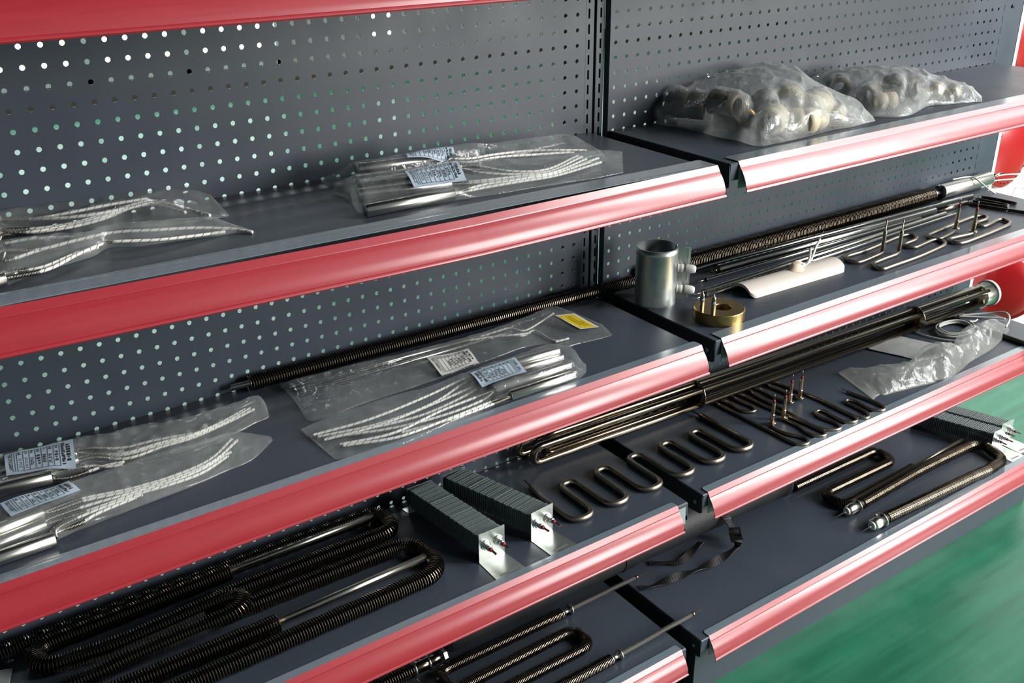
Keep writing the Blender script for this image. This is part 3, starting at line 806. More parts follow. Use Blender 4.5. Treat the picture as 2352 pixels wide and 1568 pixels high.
path = fillet([(x, y, zf) for x, y in P], [.0235, .0235, .045, .045, .022, .022, .0305, .0305], 14)
finned(t, path, .0062, .0140, .0042)
cold_end(t, Vector((.1580, -.1940, zf+.002)), Vector((.4070, -.1905, zf+.006)), .0066, .020)
t = thing('finned_loop_heater.001', 'black finned serpentine with its bare end along the back panel', 'heater', (.05, -.09, Z4))
cF = crop(300, 1300, .1709); cG = crop(0, 1300, .1709)
zs = lambda x: zf+max(0, min(.020, (x+.12)*.085))
def seat(px, py):
    z = zf
    for _ in range(4): z = zs(on(px, py, z).x)
    return on(px, py, z)
P = [on(529, 1312, zf), on(325, 1395, zf), on(140, 1468, zf)]
bend = [on(*q, zf) for q in cG([(640, 1055), (520, 1130), (478, 1215), (520, 1300), (640, 1340), (760, 1318)])]
crow = [seat(*q) for q in cG([(1000, 1235), (1500, 1075), (1900, 915)])+cF([(500, 760), (900, 580), (1250, 440), (1400, 398), (1490, 420), (1520, 480), (1480, 560), (1380, 630), (1000, 800), (700, 920), (300, 1095)])+cG([(1750, 1225), (1400, 1400), (1150, 1500), (950, 1590)])]
path = resample(spline([P[0], P[0].lerp(P[1], .5), P[1], P[2]]+bend+crow, 8), .004)
for _ in range(6): path = [path[0]]+[path[i]*.5+(path[i-1]+path[i+1])*.25 for i in range(1, len(path)-1)]+[path[-1]]
finned(t, path, .0062, .0138, .0042)
cold_end(t, P[0]+Vector((0, 0, .002)), on(857, 1184, zf+.004), .0060, .030)
t = tag(MB().box(-.235, -.1835, -.075, -.0445, Z4+.0008, Z4+.0040, Matrix.Translation((-.21, -.06, 0)) @ Matrix.Rotation(-.35, 4, 'Z') @ Matrix.Translation((.21, .06, 0))).build('paper_card', mat('grey_card', (.34, .38, .36), .7), None), 'pale grey card corner at the left picture edge beside the finned serpentine', 'card')

# base shelf, left
zf = Z5+.0112
t = thing('finned_loop_heater.002', 'finned W-shaped heater on the left base shelf with two collared bare ends over the seam', 'heater', (.65, -.2, Z5))
P = [(.7420, -.1200), (.4570, -.1180), (.4570, -.1730), (.7330, -.1690), (.7330, -.2215), (.4300, -.2210), (.4300, -.2740), (.7380, -.2735)]
path = fillet([(x, y, zf) for x, y in P], [.0265]*6, 14)
finned(t, path, .0055, .0110, .0034)
for a, b, pin in (((.7420, -.1200), (.9270, -.1215), .034), ((.7380, -.2735), (.9410, -.2710), .022)):
    A, B = Vector((*a, zf)), Vector((*b, zf+.002)); d = (B-A).normalized(); M = axis_matrix(A, d)
    c = MB().lathe([(.0085, -.001), (.0085, .001), (.0046, .001), (.0046, .014), (.0052, .015), (.0052, .030), (.0050, .030), (.0050, (B-A).length)], M, 18).build('cold_end', steel, t)
    MB().lathe([(.0112, .018), (.0112, .0215)], M, 22).build('collar', steel, c)
    L_ = (B-A).length
    MB().lathe([(.0032, L_), (.0032, L_+.003), (.0042, L_+.004), (.0042, L_+.008), (.0013, L_+.009), (.0010, L_+.009+pin)], M, 10).build('terminal_pin', brass_dk, c)
t = thing('finned_rod.002', 'finned rod with a hex nut end fitting, left of the W-shaped heater', 'heater', (.45, -.09, Z5))
zq = Z5+.020
A = on(950, 1536, zq); B = on(1040, 1488, zq); d = Vector((1, 0, 0)); B = Vector((B.x, A.y, zq)); B0 = B.x-A.x
finned(t, [A-d*.22, A-d*.1, A], .0060, .0150, .0048)
M = axis_matrix(A, d)
c = MB().lathe([(.0105, 0), (.0120, .004), (.0120, .026), (.0112, .028)], M, 22).build('fitting_body', steel_dk, t)
MB().lathe([(.0175, -.002), (.0175, .0005)], M, 22).build('flange', steel, c)
MB().lathe([(.0145, .028), (.0145, .031)], M, 22).build('washer', steel, c)
MB().lathe([(.0090, .033), (.0100, .037), (.0100, .052), (.0070, .055)], M, 20).build('barrel', steel_dk, c)
MB().lathe([(.0118, .060), (.0118, .067), (.005, .068)], M, 6, smooth=False).build('hex_nut', mat('bright_nut', (.7, .69, .66), .35, 1.0), c)
MB().lathe([(.005, .054), (.005, .061)], M, 12).build('neck', steel_dk, c)
MB().lathe([(.0010, .066), (.0006, .105)], M, 8).build('terminal_pin', steel_dk, c)
MB().prism([(-.008, .0), (.014, -.0), (.006, -.0185), (.002, -.0185)], A.x-.002, A.x-.0008).build  # spare profile
pl = MB(); pl.add([A+Vector((-.002, -.006, -.012)), A+Vector((-.002, -.010, -.012)), A+Vector((.004, -.065, -.0195)), A+Vector((.004, -.060, -.0195)), A+Vector((-.0008, -.006, -.012)), A+Vector((-.0008, -.010, -.012)), A+Vector((.0052, -.065, -.0195)), A+Vector((.0052, -.060, -.0195))], [(0, 1, 2, 3), (7, 6, 5, 4), (0, 4, 5, 1), (1, 5, 6, 2), (2, 6, 7, 3), (3, 7, 4, 0)])
pl.build('support_strip', steel, t)

# black carry roll with straps behind
soft_black = mat('black_nylon', (.013, .014, .016), .55, bump=.3, bscale=500)
t = thing('carry_roll', 'black soft roll with straps lying behind the strips on the base shelves', 'bag', (1.0, -.05, Z5))
rr = .0440; a, b = Vector((.50, -.058, Z5+rr)), Vector((1.425, -.062, Z5+rr))
d = (b-a).normalized(); M = axis_matrix(a, d); Lr = (b-a).length
prof = [(.03, 0), (rr-.004, .001), (rr, .006)]+[(rr+.0012*math.sin(k*1.9), .006+(Lr-.02)*k/18) for k in range(1, 18)]+[(rr, Lr-.014), (rr+.0035, Lr-.010), (rr+.0035, Lr-.004), (rr-.002, Lr), (.02, Lr+.004), (.001, Lr+.004)]
MB().lathe(prof, M, 32).build('roll_body', soft_black, t)
webbing = mat('black_webbing', (.010, .010, .011), .42, bump=.4, bscale=900)
def strap(P, w, name, parent, tw=0.0, th=.0012):
    P = resample(spline([Vector(p) for p in P], 8), .006); fr = frames(P); mb = MB(); n = len(P); vv = []
    for i, (p, (tt, s_, u_)) in enumerate(zip(P, fr)):
        side = tt.cross(Vector((0, 0, 1))); side = side.normalized() if side.length > .2 else s_
        nn = side.cross(tt).normalized(); c = tw*math.sin(i*.35)
        e = side*math.cos(c)+nn*math.sin(c); nn = e.cross(tt)
        vv += [p-e*w/2, p+e*w/2, p+e*w/2+nn*th, p-e*w/2+nn*th]
    fs = []
    for i in range(n-1):
        for k in range(4): fs.append((4*i+k, 4*i+(k+1) % 4, 4*i+4+(k+1) % 4, 4*i+4+k))
    mb.add(vv, fs, False); return mb.build(name, webbing, parent)
MB().lathe([(rr+.0016, .70), (rr+.0016, .73)], M, 32, cap=False).build('strap_band', webbing, t)
MB().lathe([(rr+.0016, .42), (rr+.0016, .45)], M, 32, cap=False).build('strap_band', webbing, t)
zz = Z5+.003
S1_ = strap([on(1470, 1350, zz), on(1503, 1345, zz), on(1560, 1322, zz+.004), on(1630, 1297, zz+.003), on(1690, 1258, zz+.016), on(1695, 1240, zz+.03)], .017, 'strap_tail', t, .5)
strap([on(1493, 1293, zz), on(1530, 1292, zz), on(1565, 1288, zz), on(1610, 1245, zz+.006)], .016, 'strap_tail', t, .4)
strap([on(1660, 1175, zz+.05), on(1672, 1195, zz+.04), on(1684, 1220, zz+.02), on(1692, 1244, zz+.020)], .022, 'strap_loop', t, .2)
bk = on(1690, 1226, zz+.024)
b_ = MB(); Mb = Matrix.Translation(bk) @ Matrix.Rotation(-.5, 4, 'Z') @ Matrix.Rotation(.5, 4, 'X')
b_.box(-.012, .012, -.015, -.012, -.002, .002, Mb); b_.box(-.012, .012, .012, .015, -.002, .002, Mb); b_.box(-.012, -.009, -.015, .015, -.002, .002, Mb); b_.box(.009, .012, -.015, .015, -.002, .002, Mb); b_.box(-.012, .012, -.002, .001, -.002, .002, Mb)
b_.build('buckle', mat('gloss_black_plastic', (.012, .012, .013), .15), t)

# base shelf, right
zf = Z5+.0124
t = thing('finned_loop_heater.003', 'dark fine-finned looped heater on the right base shelf with a slim bare rod end', 'heater', (1.6, -.14, Z5))
P = [(1.455, -.0840), (1.7570, -.0870), (1.7450, -.1445), (1.4850, -.1420), (1.4880, -.2010), (1.7560, -.1920)]
path = fillet([(x, y, zf) for x, y in P], [.028, .028, .026, .026], 12)
finned(t, path, .0060, .0115, .0032)
a = Vector((1.7560, -.1920, zf)); b = Vector((1.985, -.1860, zf+.004)); cold_end(t, a, b, .0048, .002, cap=False, m=oxide)
t = thing('finned_loop_heater.004', 'brighter fine-finned loop heater with two thick steel end fittings on the right base shelf', 'heater', (1.7, -.25, Z5))
zf = Z5+.0150
P = [(1.5240, -.2200), (1.7300, -.2110), (1.8260, -.2110), (1.9950, -.2150), (1.9650, -.3010), (1.8880, -.3060), (1.8300, -.3010), (1.5230, -.2880)]
path = fillet([(x, y, zf) for x, y in P], [.1, .1, .040, .040, .05, .05], 12)
path = resample(path, .006)
finned(t, path, .0070, .0135, .0034)
for s_, (x, y) in enumerate(((1.5240, -.2200), (1.5230, -.2880))):
    A = Vector((x, y, zf)); d = Vector((-1, -.02 if s_ else -.015, 0)).normalized(); M = axis_matrix(A, d); k = (1.0, 1.08)[s_]
    c = MB().lathe([(.0085*k, -.002), (.0095*k, 0), (.0095*k, .016), (.0128*k, .018), (.0128*k, .040), (.0118*k, .043), (.0118*k, .048), (.0100*k, .050), (.0070*k, .052)], M, 26).build('end_fitting', steel_warm if False else steel, t)
    MB().lathe([(.0162*k, .0155), (.0162*k, .0190)], M, 26).build('flange_ring', steel, c)
    MB().lathe([(.0095*k, .0500), (.0085*k, .0540), (.002, .0545)], M, 20).build('ceramic_plug', cer_w, c)
    MB().lathe([(.0026, .053), (.0026, .060), (.0012, .061), (.0009, .094)], M, 10).build('terminal_pin', steel, c)
block_heater('stacked-fin block heater at the right end of the base shelf, nearer the strip', [(2.0000, -.2470), (2.0470, -.2500)], (1.9650, -.0640), .0500, Z5, 44, foot=.062, name='fin_block_heater.002')
block_heater('stacked-fin block heater at the right end of the base shelf, on the floor side', [(2.0540, -.2360), (2.1010, -.2390)], (2.0190, -.0530), .0500, Z5, 44, foot=.062, name='fin_block_heater.003')

# ================================================================== white partition with red wheels beyond the rack's end
struct('wall_right', MB().box(2.2035, 4.2, .115, .135, ZF, .35).box(2.190, 2.2035, -.004, .135, ZF, .35), mat('white_laminate', (.80, .81, .80), .45))
red_gloss = mat('red_gloss_paint', (.40, .005, .008), .30, coat=.3, noise_amt=.08, nscale=10)
def red_wheel(label, c, R, axis, prof, name, holes=0):
    t = thing(name, label, 'wheel', c)
    M = axis_matrix(c, axis)
    b = MB().lathe([(r*R, h) for r, h in prof], M, 44).build('wheel_body', red_gloss, t)
    for k in range(holes):
        a = 2*math.pi*k/holes
        p = M @ Vector((R*.85*math.cos(a), R*.85*math.sin(a), .0176))
        MB().lathe([(.0036, -.002), (.0036, .0010)], axis_matrix(p, axis), 10).build('rim_hole', black_rub, b)
    return t
dish = [(1.0, 0), (1.0, .010), (.97, .014), (.85, .018), (.6, .024), (.3, .028), (.02, .029)]
L_ = onY(2340, 78, .085); red_wheel('red dished wheel on the white partition at the top right corner', L_+Vector((.105, .028, 0)), .105, (0, -1, 0), dish, 'red_wheel')
L_ = onY(2284, 362, .085); red_wheel('red dished wheel with small rim holes behind the end upright', L_+Vector((.104, .028, .0)), .104, (0, -1, 0), dish, 'red_wheel.001', 30)
c = onY(2300, 655, .020)
red_wheel('red grooved wheel behind the flanged head of the tube bundle', c, .108, (-.80, -.60, .05),
          [(.6, -.075), (.93, -.07), (1.0, -.055), (1.0, -.045), (.88, -.040), (.88, -.028), (.98, -.022), (1.02, -.010), (.98, .0), (.90, .008), (.86, .0), (.86, .012), (.80, .022), (.5, .034), (.02, .038)], 'red_wheel.002')

# ================================================================== plastic bags, cartridge heaters, labels
def film(name, haze=.16, tint=(.80, .84, .84), bump=.5, scale=55, gloss=.13, vary=.5):
    m = bpy.data.materials.new(name); m.use_nodes = True; nt = m.node_tree
    for n in list(nt.nodes): nt.nodes.remove(n)
    N = nt.nodes.new; L = nt.links.new
    out = N('ShaderNodeOutputMaterial'); tc = N('ShaderNodeTexCoord')
    tr = N('ShaderNodeBsdfTransparent'); tr.inputs[0].default_value = (.96, .975, .975, 1)
    df = N('ShaderNodeBsdfDiffuse'); df.inputs[0].default_value = (*tint, 1)
    tl = N('ShaderNodeBsdfTranslucent'); tl.inputs[0].default_value = (*tint, 1)
    gl = N('ShaderNodeBsdfGlossy'); gl.inputs['Roughness'].default_value = gloss; gl.inputs[0].default_value = (1, 1, 1, 1)
    v = N('ShaderNodeTexVoronoi'); v.feature = 'DISTANCE_TO_EDGE'; v.inputs['Scale'].default_value = scale*.55
    n1 = N('ShaderNodeTexNoise'); n1.inputs['Scale'].default_value = scale; n1.inputs['Detail'].default_value = 4; n1.inputs['Distortion'].default_value = 1.2
    L(tc.outputs['Object'], n1.inputs['Vector'])
    mxv = N('ShaderNodeMix'); mxv.data_type = 'VECTOR'; mxv.inputs['Factor'].default_value = .06
    L(tc.outputs['Object'], mxv.inputs['A']); L(n1.outputs['Color'], mxv.inputs['B']); L(mxv.outputs['Result'], v.inputs['Vector'])
    mr = N('ShaderNodeMapRange'); mr.inputs['From Min'].default_value = 0; mr.inputs['From Max'].default_value = .16
    L(v.outputs['Distance'], mr.inputs[0])
    ad = N('ShaderNodeMath'); ad.operation = 'MULTIPLY_ADD'; ad.inputs[1].default_value = .6; L(mr.outputs[0], ad.inputs[0]); L(n1.outputs['Fac'], ad.inputs[2])
    bp = N('ShaderNodeBump'); bp.inputs['Strength'].default_value = bump; bp.inputs['Distance'].default_value = .004; L(ad.outputs[0], bp.inputs['Height'])
    for q in (df, tl, gl): L(bp.outputs[0], q.inputs['Normal'])
    a = N('ShaderNodeMixShader'); a.inputs[0].default_value = .45; L(df.outputs[0], a.inputs[1]); L(tl.outputs[0], a.inputs[2])
    n2 = N('ShaderNodeTexNoise'); n2.inputs['Scale'].default_value = 16; n2.inputs['Detail'].default_value = 5; L(tc.outputs['Object'], n2.inputs['Vector'])
    hz = N('ShaderNodeMapRange'); hz.inputs['From Min'].default_value = .3; hz.inputs['From Max'].default_value = .7
    hz.inputs['To Min'].default_value = haze*(1-vary); hz.inputs['To Max'].default_value = haze*(1+vary); L(n2.outputs['Fac'], hz.inputs[0])
    b = N('ShaderNodeMixShader'); L(hz.outputs[0], b.inputs[0]); L(tr.outputs[0], b.inputs[1]); L(a.outputs[0], b.inputs[2])
    lw = N('ShaderNodeLayerWeight'); lw.inputs['Blend'].default_value = .5; L(bp.outputs[0], lw.inputs['Normal'])
    pw = N('ShaderNodeMath'); pw.operation = 'POWER'; pw.inputs[1].default_value = 3.5; L(lw.outputs['Facing'], pw.inputs[0])
    fr = N('ShaderNodeMapRange'); fr.inputs['To Min'].default_value = .035; fr.inputs['To Max'].default_value = .40; L(pw.outputs[0], fr.inputs[0])
    c = N('ShaderNodeMixShader'); L(fr.outputs[0], c.inputs[0]); L(b.outputs[0], c.inputs[1]); L(gl.outputs[0], c.inputs[2])
    L(c.outputs[0], out.inputs['Surface'])
    return m
clear_film = film('clear_film', .15, (.74, .78, .78), bump=.16, scale=42, gloss=.10)
soft_film = film('soft_clear_film', .22, (.72, .76, .74), bump=.08, scale=26, gloss=.16, vary=.35)
cloudy_film = film('cloudy_film', .42, (.74, .77, .76), bump=.30, scale=30, gloss=.13, vary=.45)

def interp(vals, n):
    """smooth resampling of a list of numbers or vectors to n samples"""
    k = len(vals)-1; out = []
    for i in range(n):
        t = i/(n-1)*k; j = min(k-1, int(t)); f = t-j
        p0, p1, p2, p3 = vals[max(0, j-1)], vals[j], vals[j+1], vals[min(k, j+2)]
        out.append(p1+(p2-p0)*(.5*f)+(p0*2-p1*5+p2*4-p3)*(.5*f*f)+(p1*3-p0-p2*3+p3)*(.5*f**3))
    return out
def bag(name, label, st, z0, m, nu=110, nv=30, crinkle=1.0, group=None, back=.9, seed=0, cat='bag', folds=26, skirt=.8, soft=2, slot='a'):
    """st: stations (front pixel, silhouette pixel, height): the film rises from its front edge to the silhouette and falls behind it"""
    F = [on(*a, z0+.0012) for a, b, h in st]; T = [on(*b, z0+h) for a, b, h in st]; H = [h for a, b, h in st]
    F = interp(F, nu); T = interp(T, nu); H = interp(H, nu)
    t = thing(name, label, cat, (F[nu//2]+T[nu//2])*.5, group); t.location.z = z0
    vv = []; R0 = nv+1
    A = np.zeros((nu, R0, 3)); Bs = []
    for i in range(nu):
        f, p, h = F[i], T[i], max(.0016, H[i])
        d = Vector((p.x-f.x, p.y-f.y, 0)); ln = d.length; e = d/ln if ln > 1e-6 else Vector((0, 1, 0))
        B = Vector((p.x, p.y, z0+.0012))+e*(h*back); Bs.append((B, e))
        for k in range(R0):
            s = k/nv
            if s < .72:
                q = s/.72; xy = f.lerp(p, q); zz = math.sin(q*math.pi/2)**.8*h
            else:
                q = (s-.72)/.28; xy = p.lerp(B, math.sin(q*math.pi/2)); zz = math.cos(q*math.pi/2)**.8*h
            A[i, k] = (xy.x, xy.y, z0+.0012+max(0, zz))
    # the film drapes over what lies inside
    Z = A[:, :, 2].copy()
    inside = CONT.pop(slot, None)
    if inside:
        P = np.array([c[:3] for c in inside]); Rr = np.array([c[3] for c in inside])
        for i in range(nu):
            d = np.hypot(A[i, :, 0][:, None]-P[None, :, 0], A[i, :, 1][:, None]-P[None, :, 1])
            top = np.where(d < Rr, np.sqrt(np.maximum(Rr**2-d**2, 0)), -(d-Rr)*skirt)
            Z[i] = np.maximum(Z[i], (P[None, :, 2]+top).max(axis=1)+.0012)
    for _ in range(soft):
        Zs = Z.copy(); Zs[1:-1, 1:-1] = .4*Z[1:-1, 1:-1]+.15*(Z[:-2, 1:-1]+Z[2:, 1:-1]+Z[1:-1, :-2]+Z[1:-1, 2:]); Z = np.maximum(Zs, Z-.0004)
    Z[:, 0] = z0+.0012; Z[:, -1] = z0+.0012
    A[:, :, 2] = Z
    for i in range(nu):
        B, e = Bs[i]; f = F[i]; u = i/(nu-1); endf = min(1, min(u, 1-u)*14)
        for k in range(R0):
            s = k/nv; P = Vector(A[i, k]); hh = P.z-z0
            w = math.sin(s*math.pi)**.5*min(1, hh/.012)*crinkle*(.3+.7*endf)
            np_ = Vector((P.x*folds+seed, P.y*folds, P.z*folds))
            c1 = 1-abs(noise.noise(np_*1.1))*2; c2 = 1-abs(noise.noise(np_*2.3+Vector((7, 3, 1))))*2; c3 = noise.noise(np_*.45)
            P.z += w*(.0016*c1*c1*c1+.0006*c2+.0012*c3+.0006)
            P += e*(w*.0012*noise.noise(np_*1.3+Vector((1, 9, 4))))
            ed = (1-math.sin(s*math.pi))**3
            P += e*(ed*.0030*noise.noise(Vector((u*13, s*3, seed))))*(1 if s < .5 else -1)
            P.z = max(P.z, z0+.0012)
            vv.append(P)
        for k in range(1, nv):                       # flat under-sheet
            s = k/nv; vv.append(Vector((B.x, B.y, z0+.0007)).lerp(Vector((f.x, f.y, z0+.0007)), s))
    R = 2*nv; fs = []
    for i in range(nu-1):
        for k in range(R):
            fs.append((i*R+k, i*R+(k+1) % R, (i+1)*R+(k+1) % R, (i+1)*R+k))
    for e_, dr in ((0, 1), (nu-1, -1)):
        for k in range(nv):
            a, b = e_*R+k, e_*R+k+1; c, d_ = e_*R+(R-k) % R, e_*R+(R-k-1)
            if k == 0: c = e_*R
            q = [a, b, d_, c] if k else [a, b, e_*R+R-1]
            if k == nv-1: q = [a, b, d_] if d_ != b else [a, b, c]
            q = list(dict.fromkeys(q))
            if len(q) > 2: fs.append(tuple(q[::dr]))
    mb = MB(); mb.add(vv, fs, True); o = mb.build('film', m, t)
    FILM[t.name] = np.array([tuple(p) for p in vv])
    return t

braid = bpy.data.materials.new('braided_lead'); braid.use_nodes = True
def _braid():
    nt = braid.node_tree; b = nt.nodes['Principled BSDF']; N = nt.nodes.new; L = nt.links.new
    uv = N('ShaderNodeUVMap'); uv.uv_map = 'along'; sp = N('ShaderNodeSeparateXYZ'); L(uv.outputs[0], sp.inputs[0])
    m1 = N('ShaderNodeMath'); m1.operation = 'MULTIPLY_ADD'; m1.inputs[1].default_value = 95; L(sp.outputs[0], m1.inputs[0]); L(sp.outputs[1], m1.inputs[2])
    fr = N('ShaderNodeMath'); fr.operation = 'FRACT'; L(m1.outputs[0], fr.inputs[0])
    gt = N('ShaderNodeMath'); gt.operation = 'LESS_THAN'; gt.inputs[1].default_value = .10; L(fr.outputs[0], gt.inputs[0])
    mx = N('ShaderNodeMix'); mx.data_type = 'RGBA'; mx.inputs['A'].default_value = (.78, .77, .72, 1); mx.inputs['B'].default_value = (.05, .05, .05, 1)
    L(gt.outputs[0], mx.inputs['Factor']); L(mx.outputs['Result'], b.inputs['Base Color']); b.inputs['Roughness'].default_value = .55
_braid()
spring_m = mat('spring_steel', (.46, .44, .40), .3, 1.0)
def pxpath(L, z0): return [on(p[0], p[1], z0+p[2]) for p in L]
CONT = {}; CUR = ['a']; FILM = {}
def hold(P, r):
    L_ = CONT.setdefault(CUR[0], [])
    for p in P: L_.append((p.x, p.y, p.z, r))
def cartridge(label, a, b, z0, leads, r=.0085, spr=.032, group='cartridge heaters in bags', rs=.0030, name='cartridge_heater', tube=True):
    """a: closed end, b: lead end (pixel, pixel, height above deck); leads: lists of pixel points that start at the lead end"""
    A, B = pxpath([a, b], z0); d = (B-A).normalized()
    t = thing(name, label, 'heater', A.lerp(B, .5), group)
    if tube:
        L_ = (B-A).length
        MB().lathe([(.001, 0), (r*.86, 0), (r, .0015), (r, L_-.0006), (r*.9, L_), (.001, L_)], axis_matrix(A, d), 24).build('steel_sheath', steel_light, t); hold([A.lerp(B, q/40) for q in range(41)], r)
    for k, ld in enumerate(leads):
        P = pxpath(ld, z0); P = resample(spline([B+(P[0]-B)*.0]+P, 8) if tube else spline(P, 8), .0025)
        ns = max(4, int(spr/.0025)); hold(P[:ns], rs+.0006); hold(P[ns::2], .0022)
        sp = MB().tube(helix(P[:ns+2], rs, .0015, 8), .00055, 4, caps=False).build('spring_sleeve', spring_m, t)
        MB().tube(P[:ns], rs*.7, 6).build('sleeve_core', core_m, sp)
        MB().tube(P[ns-2:], .0021, 7, uvk=True).build('lead_wire', braid, t)
    return t
steel_light = mat('bright_sheath_steel', (.74, .72, .66), .24, 1.0)

ink = mat('black_ink', (.02, .02, .025), .7)
paper_blue = mat('pale_blue_label', (.46, .56, .66), .5, noise_amt=.03, nscale=40)
paper_white = mat('white_label', (.78, .78, .74), .6)
paper_yellow = mat('yellow_label', (.74, .55, .015), .5)
def text_shape(s):
    cu = bpy.data.curves.new('txt', 'FONT'); cu.body = s; cu.size = 1; cu.resolution_u = 2; cu.align_x = 'LEFT'
    o = bpy.data.objects.new('txt', cu); COL.objects.link(o)
    me = o.to_mesh(); vs_ = [v.co.copy() for v in me.vertices]; fs = [tuple(p.vertices) for p in me.polygons]
    o.to_mesh_clear(); COL.objects.unlink(o); bpy.data.objects.remove(o); bpy.data.curves.remove(cu)
    return vs_, fs
def sticker(parent, corners, z0, bulge, m, bars, texts, name='label_sticker', wave=0.0, edge=None, nu=18, nv=10):
    """corners: (pixel, pixel, height) for u0v0, u1v0, u1v1, u0v1; u runs along the rods, v from the back edge to the front edge"""
    c = pxpath(corners, z0)
    fm = FILM.get(parent.name); cache = {}
    G = np.zeros((nu+1, nv+1))
    for i in range(nu+1):
        for j in range(nv+1):
            u, v = i/nu, j/nv
            p = (c[0]*(1-u)+c[1]*u)*(1-v)+(c[3]*(1-u)+c[2]*u)*v
            z = p.z+bulge*math.sin(math.pi*v)+wave*math.sin(u*7+v*3)
            if fm is not None:
                dd = np.hypot(fm[:, 0]-p.x, fm[:, 1]-p.y); near = fm[dd < .007, 2]
                if len(near): z = near.max()+.0008+wave*math.sin(u*7+v*3)
            G[i, j] = z
    for _ in range(10):
        g_ = np.pad(G, 1, mode='edge'); G = .5*G+.125*(g_[:-2, 1:-1]+g_[2:, 1:-1]+g_[1:-1, :-2]+g_[1:-1, 2:])
    G += .0006*(1+len(parent.children)*.4)
    def S_(u, v, k=0.0):
        p = (c[0]*(1-u)+c[1]*u)*(1-v)+(c[3]*(1-u)+c[2]*u)*v
        x, y = min(nu-1e-6, max(0, u*nu)), min(nv-1e-6, max(0, v*nv)); i, j = int(x), int(y); a, b = x-i, y-j
        z = (G[i, j]*(1-a)+G[i+1, j]*a)*(1-b)+(G[i, j+1]*(1-a)+G[i+1, j+1]*a)*b
        return Vector((p.x, p.y, z+k))
    mb = MB(); vv = [S_(i/nu, j/nv) for i in range(nu+1) for j in range(nv+1)]+[S_(i/nu, j/nv, -.0003) for i in range(nu+1) for j in range(nv+1)]
    q = (nu+1)*(nv+1); g = lambda i, j: i*(nv+1)+j
    fs = [(g(i, j), g(i, j+1), g(i+1, j+1), g(i+1, j)) for i in range(nu) for j in range(nv)]
    fs += [tuple(x+q for x in f[::-1]) for f in fs]
    mb.add(vv, fs, True); st = mb.build(name, m, parent)
    pm = MB(); K = .0004
    for (u0, u1, v0, v1) in bars:
        ka, kb = max(1, int((u1-u0)*nu)), max(1, int(round((v1-v0)*nv)))
        vv = [S_(u0+(u1-u0)*i/ka, v0+(v1-v0)*j/kb, K) for i in range(ka+1) for j in range(kb+1)]
        pm.add(vv, [(i*(kb+1)+j, i*(kb+1)+j+1, (i+1)*(kb+1)+j+1, (i+1)*(kb+1)+j) for i in range(ka) for j in range(kb)])
    for (s, u, v, hgt, wid) in texts:                 # written from the back edge to the front edge, letters' tops towards +u
        vs_, f_ = text_shape(s); w = max(p.x for p in vs_) or 1
        pm.add([S_(u+p.y*hgt, v+p.x/w*wid, K) for p in vs_], f_)
    if pm.v: pm.build('print', ink, st)
    return st
rng = random.Random(3)
def glyphs(u0, u1, v0, v1, n, fill=.72):
    """illegible small print: broken strokes along v"""
    out = []
    for k in range(n):
        a = v0+(v1-v0)*k/n; b = a+(v1-v0)/n*fill
        du = (u1-u0)
        out.append((u0, u0+du*.28, a, b)) if rng.random() < .8 else None
        out.append((u0+du*.4, u0+du*.62, a, b)) if rng.random() < .8 else None
        out.append((u0+du*.75, u1, a, b)) if rng.random() < .7 else None
        out.append((u0, u1, a, a+(b-a)*.3)) if rng.random() < .7 else None
    return out
def form_label(flip=False, partial=False):
    bars = []; texts = []
    rows = [.085+.105*k for k in range(8)]
    f = (lambda a, b: (1-b, 1-a)) if flip else (lambda a, b: (a, b))
    for r_ in [.10, .135]+[.17+.088*k for k in range(8)]:
        a, b = f(r_, r_+.007); bars.append((a, b, .06, .88))
    bars.append((*f(.17, .79), .87, .885))
    a, b = f(.058, .088); bars += glyphs(a, b, .12, .80, 9)
    for k in range(2, 7):
        a, b = f(.17+.088*k+.022, .17+.088*k+.066); bars += glyphs(a, b, .34+.03*(k % 3), .70+.04*(k % 2), 4+(k % 3))
        a, b = f(.17+.088*k+.026, .17+.088*k+.060); bars += glyphs(a, b, .09, .24, 2)
    for k in range(2):
        a, b = f(.17+.088*k+.026, .17+.088*k+.060); bars += glyphs(a, b, .09, .24, 2)
    a, b = f(.82, .865); bars += glyphs(a, b, .08, .84, 14, .9)
    a, b = f(.89, .945); bars += glyphs(a, b, .16, .74, 7, .8)
    if not flip: texts = [('10 PCS', .200, .34, .058, .40), ('2022.8.4', .288, .36, .050, .42)]
    else: texts = []
    return bars, texts

# --- upper left shelf, right: two bags of cartridge heaters
c2 = crop(720, 290, .31463)
def C(cr, L): return [cr([(x, y)])[0]+(h,) for x, y, h in L]
def lead_from(cr, L): return C(cr, L)
CUR[0] = 'b1'
cartridge('bright cartridge heater at the back of the right bags, upper left shelf', *C(c2, [(318, 316, .030), (905, 232, .028)]), Z2,
          [C(c2, [(910, 234, .028), (1130, 236, .024), (1330, 205, .022), (1600, 178, .018), (1990, 176, .012)]), C(c2, [(910, 242, .026), (1120, 262, .022), (1350, 225, .020), (1650, 205, .016), (1900, 190, .010)])])
CUR[0] = 'b2'
cartridge('cartridge heater whose lead end lies under the blue label, upper left shelf', *C(c2, [(322, 402, .022), (1070, 300, .020)]), Z2,
          [C(c2, [(1080, 292, .022), (1180, 290, .022), (1450, 330, .016), (1700, 316, .012), (1930, 215, .010)]), C(c2, [(1080, 318, .018), (1200, 338, .018), (1450, 352, .014), (1720, 330, .010), (1960, 222, .010)])])
